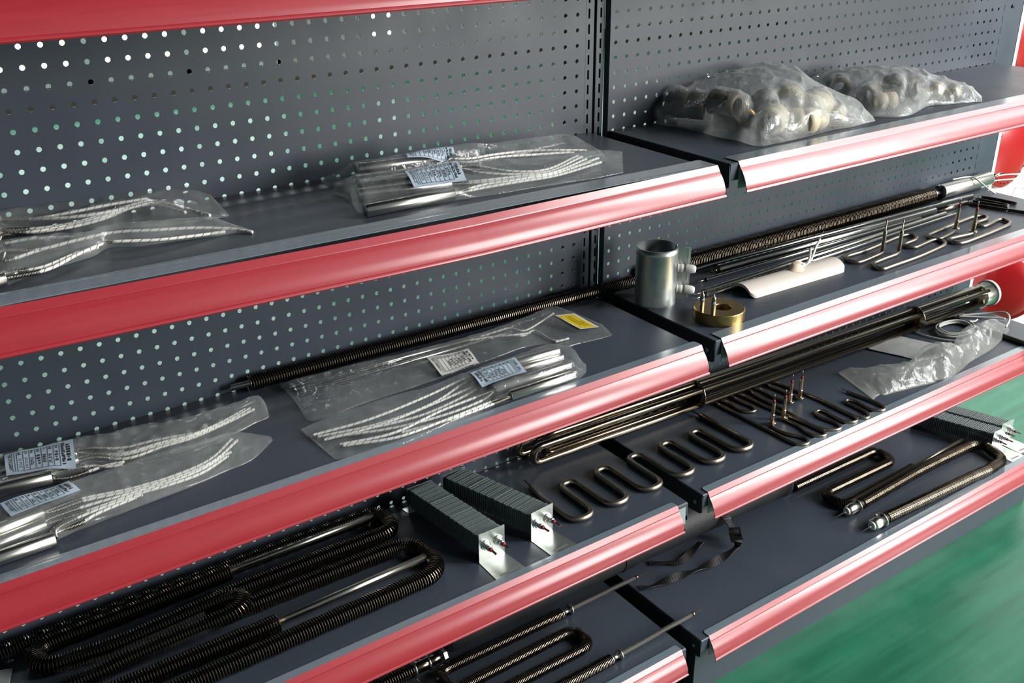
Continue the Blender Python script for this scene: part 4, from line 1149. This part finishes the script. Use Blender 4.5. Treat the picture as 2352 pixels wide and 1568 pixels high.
cartridge('etched cartridge heater second from the front, upper left shelf', *C(c2, [(326, 500, .0098), (1000, 418, .0098)]), Z2,
          [C(c2, [(1005, 416, .0098), (1240, 396, .012), (1480, 368, .012), (1740, 340, .010), (1990, 240, .008)]), C(c2, [(1005, 424, .009), (1230, 412, .010), (1500, 382, .010), (1740, 352, .008), (2020, 262, .006)])])
cartridge('front cartridge heater beside the strip, upper left shelf', *C(c2, [(378, 618, .0092), (1022, 492, .0092)]), Z2,
          [C(c2, [(1030, 490, .0092), (1230, 430, .010), (1480, 392, .010), (1800, 330, .008), (2080, 232, .006)]), C(c2, [(1030, 496, .008), (1210, 455, .008), (1500, 405, .008), (1780, 358, .006), (2100, 262, .005)])])
def ST(cr, L): return [(cr([a])[0], cr([b])[0], h) for a, b, h in L]
b1 = bag('plastic_bag', 'clear bag of cartridge heaters with a label on its back rod, upper left shelf', ST(c2, [
    ((60, 412), (60, 378), .004), ((140, 440), (170, 350), .016), ((260, 430), (290, 278), .036), ((420, 400), (430, 252), .042), ((650, 370), (660, 215), .042), ((900, 330), (900, 178), .040), ((1070, 305), (1070, 142), .038),
    ((1300, 290), (1300, 130), .032), ((1600, 280), (1560, 98), .026), ((1850, 300), (1850, 68), .018), ((2030, 270), (1990, 130), .010), ((2150, 250), (2100, 185), .004)]), Z2, clear_film, seed=3, back=.5, slot='b1')
b2 = bag('plastic_bag.001', 'clear bag of cartridge heaters with the blue label facing up, upper left shelf', ST(c2, [
    ((190, 500), (135, 480), .004), ((270, 545), (190, 420), .016), ((350, 645), (300, 370), .030), ((500, 632), (480, 340), .032), ((700, 602), (680, 322), .031), ((900, 572), (900, 290), .029), ((1090, 535), (1090, 262), .026),
    ((1330, 500), (1330, 250), .022), ((1600, 455), (1600, 240), .017), ((1880, 410), (1850, 215), .014), ((2100, 375), (2060, 182), .010), ((2262, 338), (2255, 190), .003)]), Z2, clear_film, seed=11, back=.4, slot='b2')
bars, texts = form_label()
sticker(b2, C(c2, [(665, 332, .0325), (1050, 258, .030), (1118, 374, .0235), (738, 436, .0255)]), Z2, .0030, paper_blue, bars, texts)
sticker(b1, C(c2, [(678, 226, .0395), (1020, 162, .039), (1042, 208, .036), (690, 246, .0385)]), Z2, .002, paper_blue, bars, [])

# --- upper left shelf, left: bags of braided leads running in from the left
c1 = crop(0, 380, .28058)
for k, (lb, sp0, ld) in enumerate((
        ('rearmost cartridge heater lead pair in the left bag, upper left shelf', [(-120, 455, .020)], [[(0, 440, .020), (190, 440, .020), (500, 430, .020), (800, 395, .020), (1050, 345, .016)], [(0, 452, .018), (180, 450, .018), (500, 400, .022), (900, 320, .022), (1200, 270, .018)]]),
        ('second cartridge heater from the back in the left bag, upper left shelf', [(-120, 560, .014)], [[(0, 532, .014), (260, 520, .014), (560, 480, .014), (850, 400, .016), (1100, 318, .016), (1260, 290, .014), (1450, 330, .010), (1660, 400, .006)], [(0, 545, .014), (240, 545, .014), (560, 490, .013), (860, 415, .015), (1120, 332, .015), (1280, 305, .013), (1480, 345, .009), (1720, 408, .006)]]),
        ('third cartridge heater from the back in the left bag, upper left shelf', [(-120, 660, .012)], [[(0, 570, .012), (235, 552, .012), (560, 508, .012), (840, 438, .013), (1080, 345, .013), (1270, 322, .012), (1520, 385, .008)], [(0, 640, .012), (250, 600, .012), (560, 588, .010), (780, 572, .012)]]),
        ('cartridge heater behind the front one in the left bag, upper left shelf', [(-120, 760, .011)], [[(30, 700, .012), (310, 690, .012), (640, 608, .014), (930, 548, .016), (1250, 530, .014), (1600, 512, .010), (1900, 520, .005), (2070, 546, .002)], [(40, 780, .010), (300, 700, .011), (560, 628, .012), (760, 590, .012)]]),
        ('front cartridge heater in the left bag, upper left shelf', [(-120, 960, .010)], [[(40, 925, .010), (385, 852, .010), (640, 725, .010), (850, 636, .012), (960, 622, .014), (1300, 608, .010), (1600, 575, .006), (1840, 542, .003)], [(40, 885, .010), (340, 835, .010), (600, 730, .010), (800, 668, .010)]]))):
    CUR[0] = 'l1' if k < 3 else 'l2'
    a = c1([sp0[0][:2]])[0]+(sp0[0][2],)
    first = C(c1, ld[0])[0]
    cartridge(lb, (a[0]-160, a[1]+40, a[2]), first, Z2, [C(c1, q) for q in ld], r=.0085, spr=.040)
bag('plastic_bag.002', 'soft bag of braided leads against the back panel, left end of the upper left shelf', ST(c1, [
    ((-260, 640), (-260, 405), .030), ((0, 620), (0, 382), .030), ((300, 600), (300, 335), .028), ((700, 560), (700, 280), .026), ((1000, 520), (1000, 248), .024), ((1300, 500), (1300, 205), .022), ((1560, 470), (1580, 162), .014), ((1720, 445), (1680, 190), .006), ((1880, 412), (1740, 262), .002)]), Z2, soft_film, seed=21, back=.4, slot='l1')
bag('plastic_bag.003', 'twisted soft bag of braided leads with a pointed tip, upper left shelf', ST(c1, [
    ((-260, 1040), (-260, 640), .022), ((0, 1005), (0, 620), .024), ((250, 905), (250, 590), .024), ((500, 825), (480, 570), .022), ((760, 745), (700, 560), .021), ((900, 672), (900, 500), .022), ((1150, 660), (1150, 472), .022), ((1450, 618), (1450, 450), .018), ((1750, 580), (1730, 446), .012), ((1960, 548), (1940, 500), .004), ((2085, 551), (2060, 536), .0015)]), Z2, soft_film, seed=31, back=.35, slot='l2')

# --- middle left shelf, left: two bags
c3 = crop(0, 880, .29762)
for lb, a, b, ld, r in (
        ('rear cartridge heater of the back left bag, middle left shelf', (-420, 850, .012), (590, 545, .012), [[(600, 508, .016), (700, 502, .016), (950, 498, .014), (1200, 440, .016), (1480, 390, .014)], [(600, 540, .014), (710, 548, .014), (960, 540, .014), (1250, 455, .015), (1480, 398, .014), (1700, 305, .010), (1890, 200, .006)]], .0085),
        ('middle cartridge heater of the back left bag, middle left shelf', (-420, 930, .009), (600, 590, .010), [[(600, 575, .012), (700, 560, .012), (960, 552, .012), (1240, 475, .013), (1500, 405, .012), (1740, 300, .008), (1930, 192, .005)], [(600, 600, .010), (720, 575, .011), (980, 580, .010), (1250, 490, .012), (1500, 415, .010), (1780, 290, .006), (1960, 200, .004)]], .0085),
        ('front cartridge heater of the back left bag, middle left shelf', (-420, 900, .010), (405, 722, .010), [[(420, 690, .011), (690, 640, .010), (820, 645, .009), (950, 628, .008)], [(420, 738, .008), (560, 722, .008), (800, 640, .008), (960, 605, .008)]], .0090),
        ('rear cartridge heater of the front left bag, middle left shelf', (-420, 1290, .020), (330, 1000, .018), [[(400, 970, .018), (640, 890, .016), (1000, 815, .014), (1350, 712, .012), (1620, 590, .008), (1790, 430, .005)], [(420, 985, .016), (650, 905, .015), (1000, 832, .013), (1350, 730, .011), (1640, 605, .008), (1830, 440, .005)]], .0085),
        ('middle cartridge heater of the front left bag, middle left shelf', (-420, 1400, .010), (350, 1090, .010), [[(370, 1050, .012), (660, 948, .012), (1000, 850, .012), (1300, 765, .010), (1560, 660, .008), (1780, 530, .004)], [(380, 1080, .010), (660, 990, .010), (1000, 870, .010), (1300, 785, .009), (1560, 690, .006), (1760, 560, .004)]], .0088),
        ('front cartridge heater of the front left bag, middle left shelf', (-420, 1490, .0095), (425, 1198, .0095), [[(440, 1120, .010), (640, 1020, .010), (900, 920, .009), (1100, 858, .008)], [(440, 1150, .008), (620, 1080, .008), (760, 1000, .008), (1050, 880, .007)]], .0088)):
    CUR[0] = 'm1' if 'back left' in lb else 'm2'
    cartridge(lb, *C(c3, [a, b]), Z3, [C(c3, q) for q in ld], r=r, spr=.045)
b3 = bag('plastic_bag.004', 'soft bag of cartridge heaters with a blue label, back left of the middle left shelf', ST(c3, [
    ((-420, 980), (-420, 700), .026), ((0, 880), (0, 560), .026), ((300, 800), (300, 500), .026), ((600, 720), (600, 432), .024), ((850, 655), (850, 395), .024), ((1100, 600), (1100, 330), .020), ((1350, 545), (1350, 300), .020), ((1600, 470), (1600, 225), .018), ((1820, 385), (1820, 158), .014), ((2000, 300), (1990, 105), .010), ((2080, 262), (2060, 180), .004)]), Z3, soft_film, seed=41, back=.4, slot='m1')
b4 = bag('plastic_bag.005', 'soft bag of cartridge heaters with a blue label, front left of the middle left shelf', ST(c3, [
    ((-420, 1500), (-420, 1150), .024), ((0, 1372), (0, 955), .026), ((250, 1282), (250, 880), .026), ((480, 1192), (480, 800), .024), ((700, 1100), (700, 720), .022), ((950, 1000), (950, 640), .020), ((1200, 905), (1200, 560), .018), ((1500, 790), (1500, 470), .015), ((1750, 680), (1760, 388), .010), ((1950, 590), (1930, 395), .006), ((2105, 440), (2090, 415), .002)]), Z3, soft_film, seed=51, back=.35, slot='m2')
c3b = crop(0, 1010, .12754)
bars, texts = form_label()
sticker(b3, C(c3b, [(92, 330, .0255), (1330, 60, .0225), (1360, 450, .0205), (115, 650, .0215)]), Z3, .0015, paper_blue, bars, texts, wave=.0006)
sticker(b4, C(c3b, [(10, 1200, .0265), (1250, 800, .0235), (1470, 975, .0190), (240, 1530, .0205)]), Z3, .0025, paper_blue, bars, texts, wave=.0008)

CUR[0] = 'a'
# --- middle left shelf, right: thin rods in a long bag, and a bag of cartridge heaters in front of it
c4 = crop(600, 680, .35714)
for lb, a, b, ld in (
        ('thin steel rod heater nearest the finned rod, long clear bag', (180, 585, .006), (1330, 285, .006), [(1330, 285, .006), (1480, 262, .008), (1620, 250, .010), (1730, 236, .008)]),
        ('thin steel rod heater in the middle of the long clear bag', (215, 600, .004), (1400, 262, .004), [(1400, 262, .004), (1520, 225, .008), (1600, 205, .010), (1690, 222, .008), (1790, 170, .008), (1880, 110, .006)]),
        ('thin steel rod heater nearest the strip in the long clear bag', (245, 622, .0035), (1470, 272, .0035), [(1470, 272, .0035), (1560, 245, .006), (1680, 255, .006), (1760, 222, .004), (1880, 285, .003), (1980, 270, .003), (1890, 295, .003)])):
    A, B = pxpath(C(c4, [a, b]), Z3); t = thing('rod_heater', lb, 'heater', A.lerp(B, .5), 'rods in the long bag')
    MB().tube([A, A.lerp(B, .5), B], .0027, 10).build('steel_sheath', steel_light, t)
    P = resample(spline(pxpath(C(c4, ld), Z3), 8), .003)
    MB().tube(P, .0017, 7, uvk=True).build('lead_wire', braid, t); hold([A.lerp(B, q/60) for q in range(61)], .0028); hold(P[::2], .0018)
b5 = bag('plastic_bag.006', 'long flat clear bag of thin rods with white and yellow labels, beside the finned rod', ST(c4, [
    ((250, 700), (125, 575), .003), ((300, 800), (200, 545), .010), ((420, 780), (420, 490), .014), ((700, 680), (700, 420), .014), ((950, 600), (960, 362), .013), ((1200, 510), (1200, 300), .012), ((1450, 420), (1450, 230), .012), ((1700, 330), (1640, 160), .012), ((1860, 310), (1770, 110), .014), ((1960, 330), (1880, 76), .012), ((2060, 305), (2010, 110), .007), ((2260, 250), (2200, 190), .002)]), Z3, clear_film, seed=61, back=.5, crinkle=.8)
bars, texts = form_label()
sticker(b5, C(c4, [(1066, 400, .0135), (1330, 340, .0130), (1400, 408, .0100), (1160, 492, .0105)]), Z3, .0025, paper_white, bars, [], wave=.0010)
yb = glyphs(.30, .36, .2, .8, 10, .8)+glyphs(.46, .50, .12, .9, 14, .8)+glyphs(.58, .62, .12, .9, 14, .8)+glyphs(.72, .78, .5, .9, 6, .8)
yw = sticker(b5, C(c4, [(1888, 138, .0115), (2010, 116, .0100), (2172, 204, .0050), (2052, 222, .0055)]), Z3, .001, paper_white, [], [], name='yellow_label_border')
sticker(b5, C(c4, [(1906, 139, .0121), (2002, 122, .0106), (2156, 202, .0056), (2054, 216, .0061)]), Z3, .001, paper_yellow, yb, [], name='yellow_label')
for lb, a, b, ld in (
        ('short cartridge heater at the back of the front bag, middle left shelf', (1912, 352, .020), (1420, 492, .016), [[(1410, 500, .016), (1285, 540, .014), (1050, 650, .012), (700, 790, .010), (330, 895, .006)], [(1400, 512, .014), (1300, 560, .012), (1100, 690, .010), (760, 820, .008), (360, 905, .005)]]),
        ('second cartridge heater from the back of the front bag, middle left shelf', (1935, 392, .0095), (1440, 540, .0095), [[(1430, 548, .010), (1320, 600, .010), (1090, 700, .009), (760, 830, .008), (400, 925, .005)], [(1430, 556, .009), (1330, 630, .009), (1050, 760, .008), (700, 850, .007), (420, 915, .004)]]),
        ('third cartridge heater from the back of the front bag, middle left shelf', (1985, 445, .018), (1500, 600, .016), [[(1490, 606, .015), (1380, 650, .012), (1150, 740, .010), (850, 880, .008), (500, 955, .005)], [(1490, 614, .013), (1400, 680, .010), (1160, 770, .008), (840, 850, .007), (450, 905, .005)]]),
        ('front cartridge heater of the front bag, middle left shelf', (2010, 505, .0092), (1600, 640, .0092), [[(1590, 645, .009), (1450, 690, .008), (1200, 790, .008), (880, 905, .006), (520, 962, .004)], [(1590, 652, .008), (1460, 705, .007), (1250, 780, .006), (900, 880, .005)]])):
    cartridge(lb, *C(c4, [a, b]), Z3, [C(c4, q) for q in ld], r=.0078, spr=.030)
b6 = bag('plastic_bag.007', 'glossy clear bag of cartridge heaters with a blue label, in front of the long bag', ST(c4, [
    ((480, 1052), (255, 860), .003), ((560, 1040), (420, 790), .010), ((700, 1010), (650, 715), .016), ((900, 960), (880, 640), .018), ((1100, 880), (1080, 590), .020), ((1300, 800), (1290, 510), .024), ((1500, 712), (1480, 440), .026), ((1700, 648), (1680, 380), .028), ((1870, 590), (1850, 318), .028), ((2010, 555), (1990, 340), .022), ((2080, 500), (2060, 420), .010), ((2092, 470), (2088, 440), .002)]), Z3, clear_film, seed=71, back=.5, crinkle=1.2)
bars, texts = form_label(flip=True)
sticker(b6, C(c4, [(1345, 500, .0265), (1632, 408, .0285), (1708, 505, .0225), (1422, 598, .0205)]), Z3, .003, paper_blue, bars, [])

# --- upper right shelf: two big cloudy bags of fittings
c5_ = crop(1440, 130, .17857); c6_ = crop(1840, 140, .18707)
parts_m = [mat('cream_fitting', (.50, .43, .30), .5), mat('brass_fitting', (.46, .30, .09), .35, .8), mat('brown_fitting', (.16, .12, .085), .5), mat('grey_fitting', (.30, .30, .28), .45, .5)]
def fitting(label, p, z0, h, r, L_, az, m, k, hollow=True):
    c = on(*p, z0+h); M = axis_matrix(c, (math.cos(az), math.sin(az), .05*math.sin(k*2.3)))
    t = thing('sleeve_fitting', label, 'fitting', c, 'fittings inside the cloudy bags')
    MB().lathe([(r*.62, 0), (r, 0), (r, L_*.45), (r*.94, L_*.47), (r*.94, L_*.55), (r, L_*.57), (r, L_), (r*.62, L_), (r*.62, L_*.1)], M, 22, cap=False).build('sleeve_body', m, t)
    MB().lathe([(.006, L_+.000), (.006, L_+.004), (.0035, L_+.005), (.0035, L_+.014)], M @ Matrix.Translation((r*.8, 0, 0)), 10).build('stud', steel_dk, t)
    hold([M @ Vector((0, 0, L_*q/5)) for q in range(6)], r)
ORD = 'first second third fourth fifth sixth seventh eighth ninth tenth eleventh twelfth thirteenth fourteenth'.split()
CUR[0] = 'c1'
FITS = ((640, 640, .022, .018, .05, 2.6, 2), (1000, 640, .030, .024, .055, 2.2, 2), (1150, 800, .020, .018, .045, -.5, 2), (1230, 850, .014, .012, .03, .2, 0), (1530, 800, .024, .018, .05, 1.0, 1), (1750, 620, .045, .026, .06, .4, 3),
        (1800, 880, .027, .025, .05, .45, 0), (2080, 620, .045, .026, .06, .7, 0), (2300, 700, .034, .026, .06, .3, 0), (2450, 740, .024, .022, .055, .6, 0), (2250, 850, .022, .020, .06, .2, 0), (2650, 800, .016, .016, .05, .5, 0), (1420, 640, .046, .022, .05, 1.7, 2), (2060, 830, .024, .022, .05, -.3, 0))
for k, (x, y, h, r, L_, az, mi) in enumerate(FITS):
    fitting('%s sleeve fitting, %s from the left inside the bigger cloudy bag' % (('cream', 'brass', 'dark brown', 'grey')[mi], ORD[sorted(v[0] for v in FITS).index(x)]), c5_([(x, y)])[0], Z2, h, r, L_, az, parts_m[mi], k)
CUR[0] = 'c2'
FITS = ((480, 340, .026, .020, .04, .8, 2), (800, 440, .022, .020, .05, .4, 2), (900, 500, .018, .016, .04, -.4, 0), (1130, 350, .028, .022, .05, .5, 3), (1400, 330, .026, .020, .06, 1.8, 2), (1420, 430, .016, .014, .04, .3, 2), (1620, 400, .016, .016, .05, .4, 0), (1850, 420, .012, .012, .04, .4, 0))
for k, (x, y, h, r, L_, az, mi) in enumerate(FITS):
    fitting('%s sleeve fitting, %s from the left inside the smaller cloudy bag' % (('cream', 'brass', 'dark brown', 'grey')[mi], ORD[sorted(v[0] for v in FITS).index(x)]), c6_([(x, y)])[0], Z2, h, r, L_, az, parts_m[mi], k+20)
bag('plastic_bag.008', 'big cloudy plastic bag of fittings on the upper right shelf, nearer the upright', ST(c5_, [
    ((165, 690), (160, 640), .012), ((260, 760), (300, 635), .022), ((400, 868), (450, 545), .034), ((640, 900), (640, 470), .044), ((900, 960), (880, 340), .056), ((1150, 1030), (1120, 250), .066), ((1420, 1085), (1400, 195), .074), ((1690, 1155), (1640, 100), .086), ((1900, 1120), (1880, 108), .084), ((2130, 1078), (2190, 180), .076), ((2400, 1010), (2380, 320), .058), ((2680, 940), (2620, 440), .046), ((2900, 905), (2850, 560), .032), ((3060, 860), (2990, 640), .018), ((3195, 825), (3140, 760), .004)]), Z2, cloudy_film, nu=210, nv=54, seed=81, back=.5, slot='c1', soft=8, skirt=.6, crinkle=3.4, folds=19)
bag('plastic_bag.009', 'smaller cloudy plastic bag of fittings behind the big one on the upper right shelf', ST(c6_, [
    ((150, 430), (90, 225), .030), ((350, 520), (300, 165), .042), ((600, 610), (550, 130), .048), ((800, 670), (800, 112), .050), ((960, 690), (1000, 100), .050), ((1230, 690), (1250, 118), .046), ((1400, 640), (1480, 150), .042), ((1560, 556), (1720, 215), .034), ((1800, 535), (1950, 290), .024), ((2050, 510), (2120, 375), .014), ((2225, 496), (2215, 440), .005)]), Z2, cloudy_film, nu=170, nv=46, seed=91, back=.5, slot='c2', soft=8, skirt=.6, crinkle=3.4, folds=19)

# --- right shelf with the tube bundle: crumpled bag, paper sleeve, wire coil and black rod
c7 = crop(1920, 700, .18367)
bag('plastic_bag.010', 'crumpled twisted plastic bag at the front of the tube-bundle shelf', ST(c7, [
    ((470, 1185), (45, 845), .004), ((540, 1130), (150, 815), .012), ((620, 1130), (400, 800), .022), ((800, 1085), (640, 765), .028), ((1000, 1030), (900, 740), .030), ((1215, 985), (1000, 690), .032), ((1260, 950), (1120, 540), .044), ((1400, 930), (1300, 500), .046), ((1560, 830), (1420, 500), .040), ((1680, 720), (1540, 510), .036), ((1820, 640), (1640, 330), .044), ((1900, 590), (1760, 270), .044), ((1990, 530), (1960, 205), .040), ((2110, 400), (2090, 260), .022), ((2165, 330), (2150, 300), .010)]), Z4, film('crumpled_film', .32, (.66, .67, .63), bump=.28, scale=30, gloss=.16, vary=.45), nu=150, nv=34, seed=101, back=.5, crinkle=2.6, folds=22)
t = tag(MB().build('spare', None), None); bpy.data.objects.remove(t)
mb = MB(); c = pxpath([c7([q])[0]+(h,) for q, h in (((400, 545), .010), ((640, 455), .016), ((1180, 560), .010), ((960, 660), .004))], Z4)
P0 = pxpath([c7([q])[0]+(h,) for q, h in (((330, 530), .004), ((800, 390), .005), ((1310, 500), .010), ((1000, 680), .003))], Z4)
nu, nv = 16, 12; vv = []
for k in (0, 1):
    for i in range(nu+1):
        for j in range(nv+1):
            u, v = i/nu, j/nv
            p = (P0[0]*(1-v)+P0[1]*v)*(1-u)+(P0[3]*(1-v)+P0[2]*v)*u
            vv.append(p+Vector((0, 0, .008*math.sin(math.pi*v)**.8+.0015*noise.noise(Vector((u*5, v*5, 3)))-.0006*k)))
q = (nu+1)*(nv+1); g = lambda i, j: i*(nv+1)+j
fs = [(g(i, j), g(i+1, j), g(i+1, j+1), g(i, j+1)) for i in range(nu) for j in range(nv)]; fs += [tuple(x+q for x in f[::-1]) for f in fs]
mb.add(vv, fs, True); o = mb.build('foam_wrap', mat('white_foam_sheet', (.42, .43, .43), .6, bump=.2, bscale=120))
tag(o, 'greyish white foam wrap between the tube bundle and the crumpled bag', 'wrap')
t = thing('cable_coil', 'coil of pale grey cable behind the crumpled bag', 'cable', on(*c7([(1450, 320)])[0], Z4))
cc = on(*c7([(1480, 330)])[0], Z4); P = []
for i in range(5*28+1):
    a = 2*math.pi*i/28; k = i/28
    P.append(cc+Vector((.050*math.cos(a)+.004*math.sin(k*3), .034*math.sin(a)+.003*math.cos(k*2), .003+.0022*k+.001*math.sin(a*3))))
P += [P[-1]+Vector(v) for v in ((.02, -.004, -.004), (.045, .004, -.008))]
MB().tube(P, .0021, 7).build('cable', mat('grey_cable', (.50, .51, .47), .45), t)
tail = spline([on(*c7([q])[0], Z4+h) for q, h in (((930, 310), .003), ((1100, 380), .003), ((1330, 430), .003), ((1540, 450), .004))], 8)
MB().tube(tail, .0020, 7).build('cable_tail', MATS['grey_cable'], t)
A, B = on(*c7([(1450, 165)])[0], Z4+.006), on(2420, 812, Z4+.006)
t = tag(MB().tube([A, A.lerp(B, .5), B], .0062, 14).build('black_rod', mat('black_rod', (.03, .028, .026), .4, .5)), 'straight black rod lying under the crumpled bag at the shelf end', 'rod')
P = [on(*c7([(1530, 140)])[0], Z4+.004), on(*c7([(1900, 155)])[0], Z4+.004), on(*c7([(2120, 175)])[0], Z4+.006)]
t = thing('flat_cable', 'pale flat cable looping over the black rod into the crumpled bag', 'cable', P[1])
MB().tube(resample(spline(P, 8), .004), .0022, 8).build('cable', MATS['grey_cable'], t)
P = [on(*c7([(1560, 128)])[0], Z4+.006), on(*c7([(1900, 105)])[0], Z4+.014), on(*c7([(2090, 92)])[0], Z4+.024), on(*c7([(2160, 130)])[0], Z4+.026), on(*c7([(2165, 200)])[0], Z4+.026), on(*c7([(2120, 280)])[0], Z4+.022)]
MB().tube(resample(spline(P, 8), .004), .0026, 8).build('loop', MATS['grey_cable'], t)
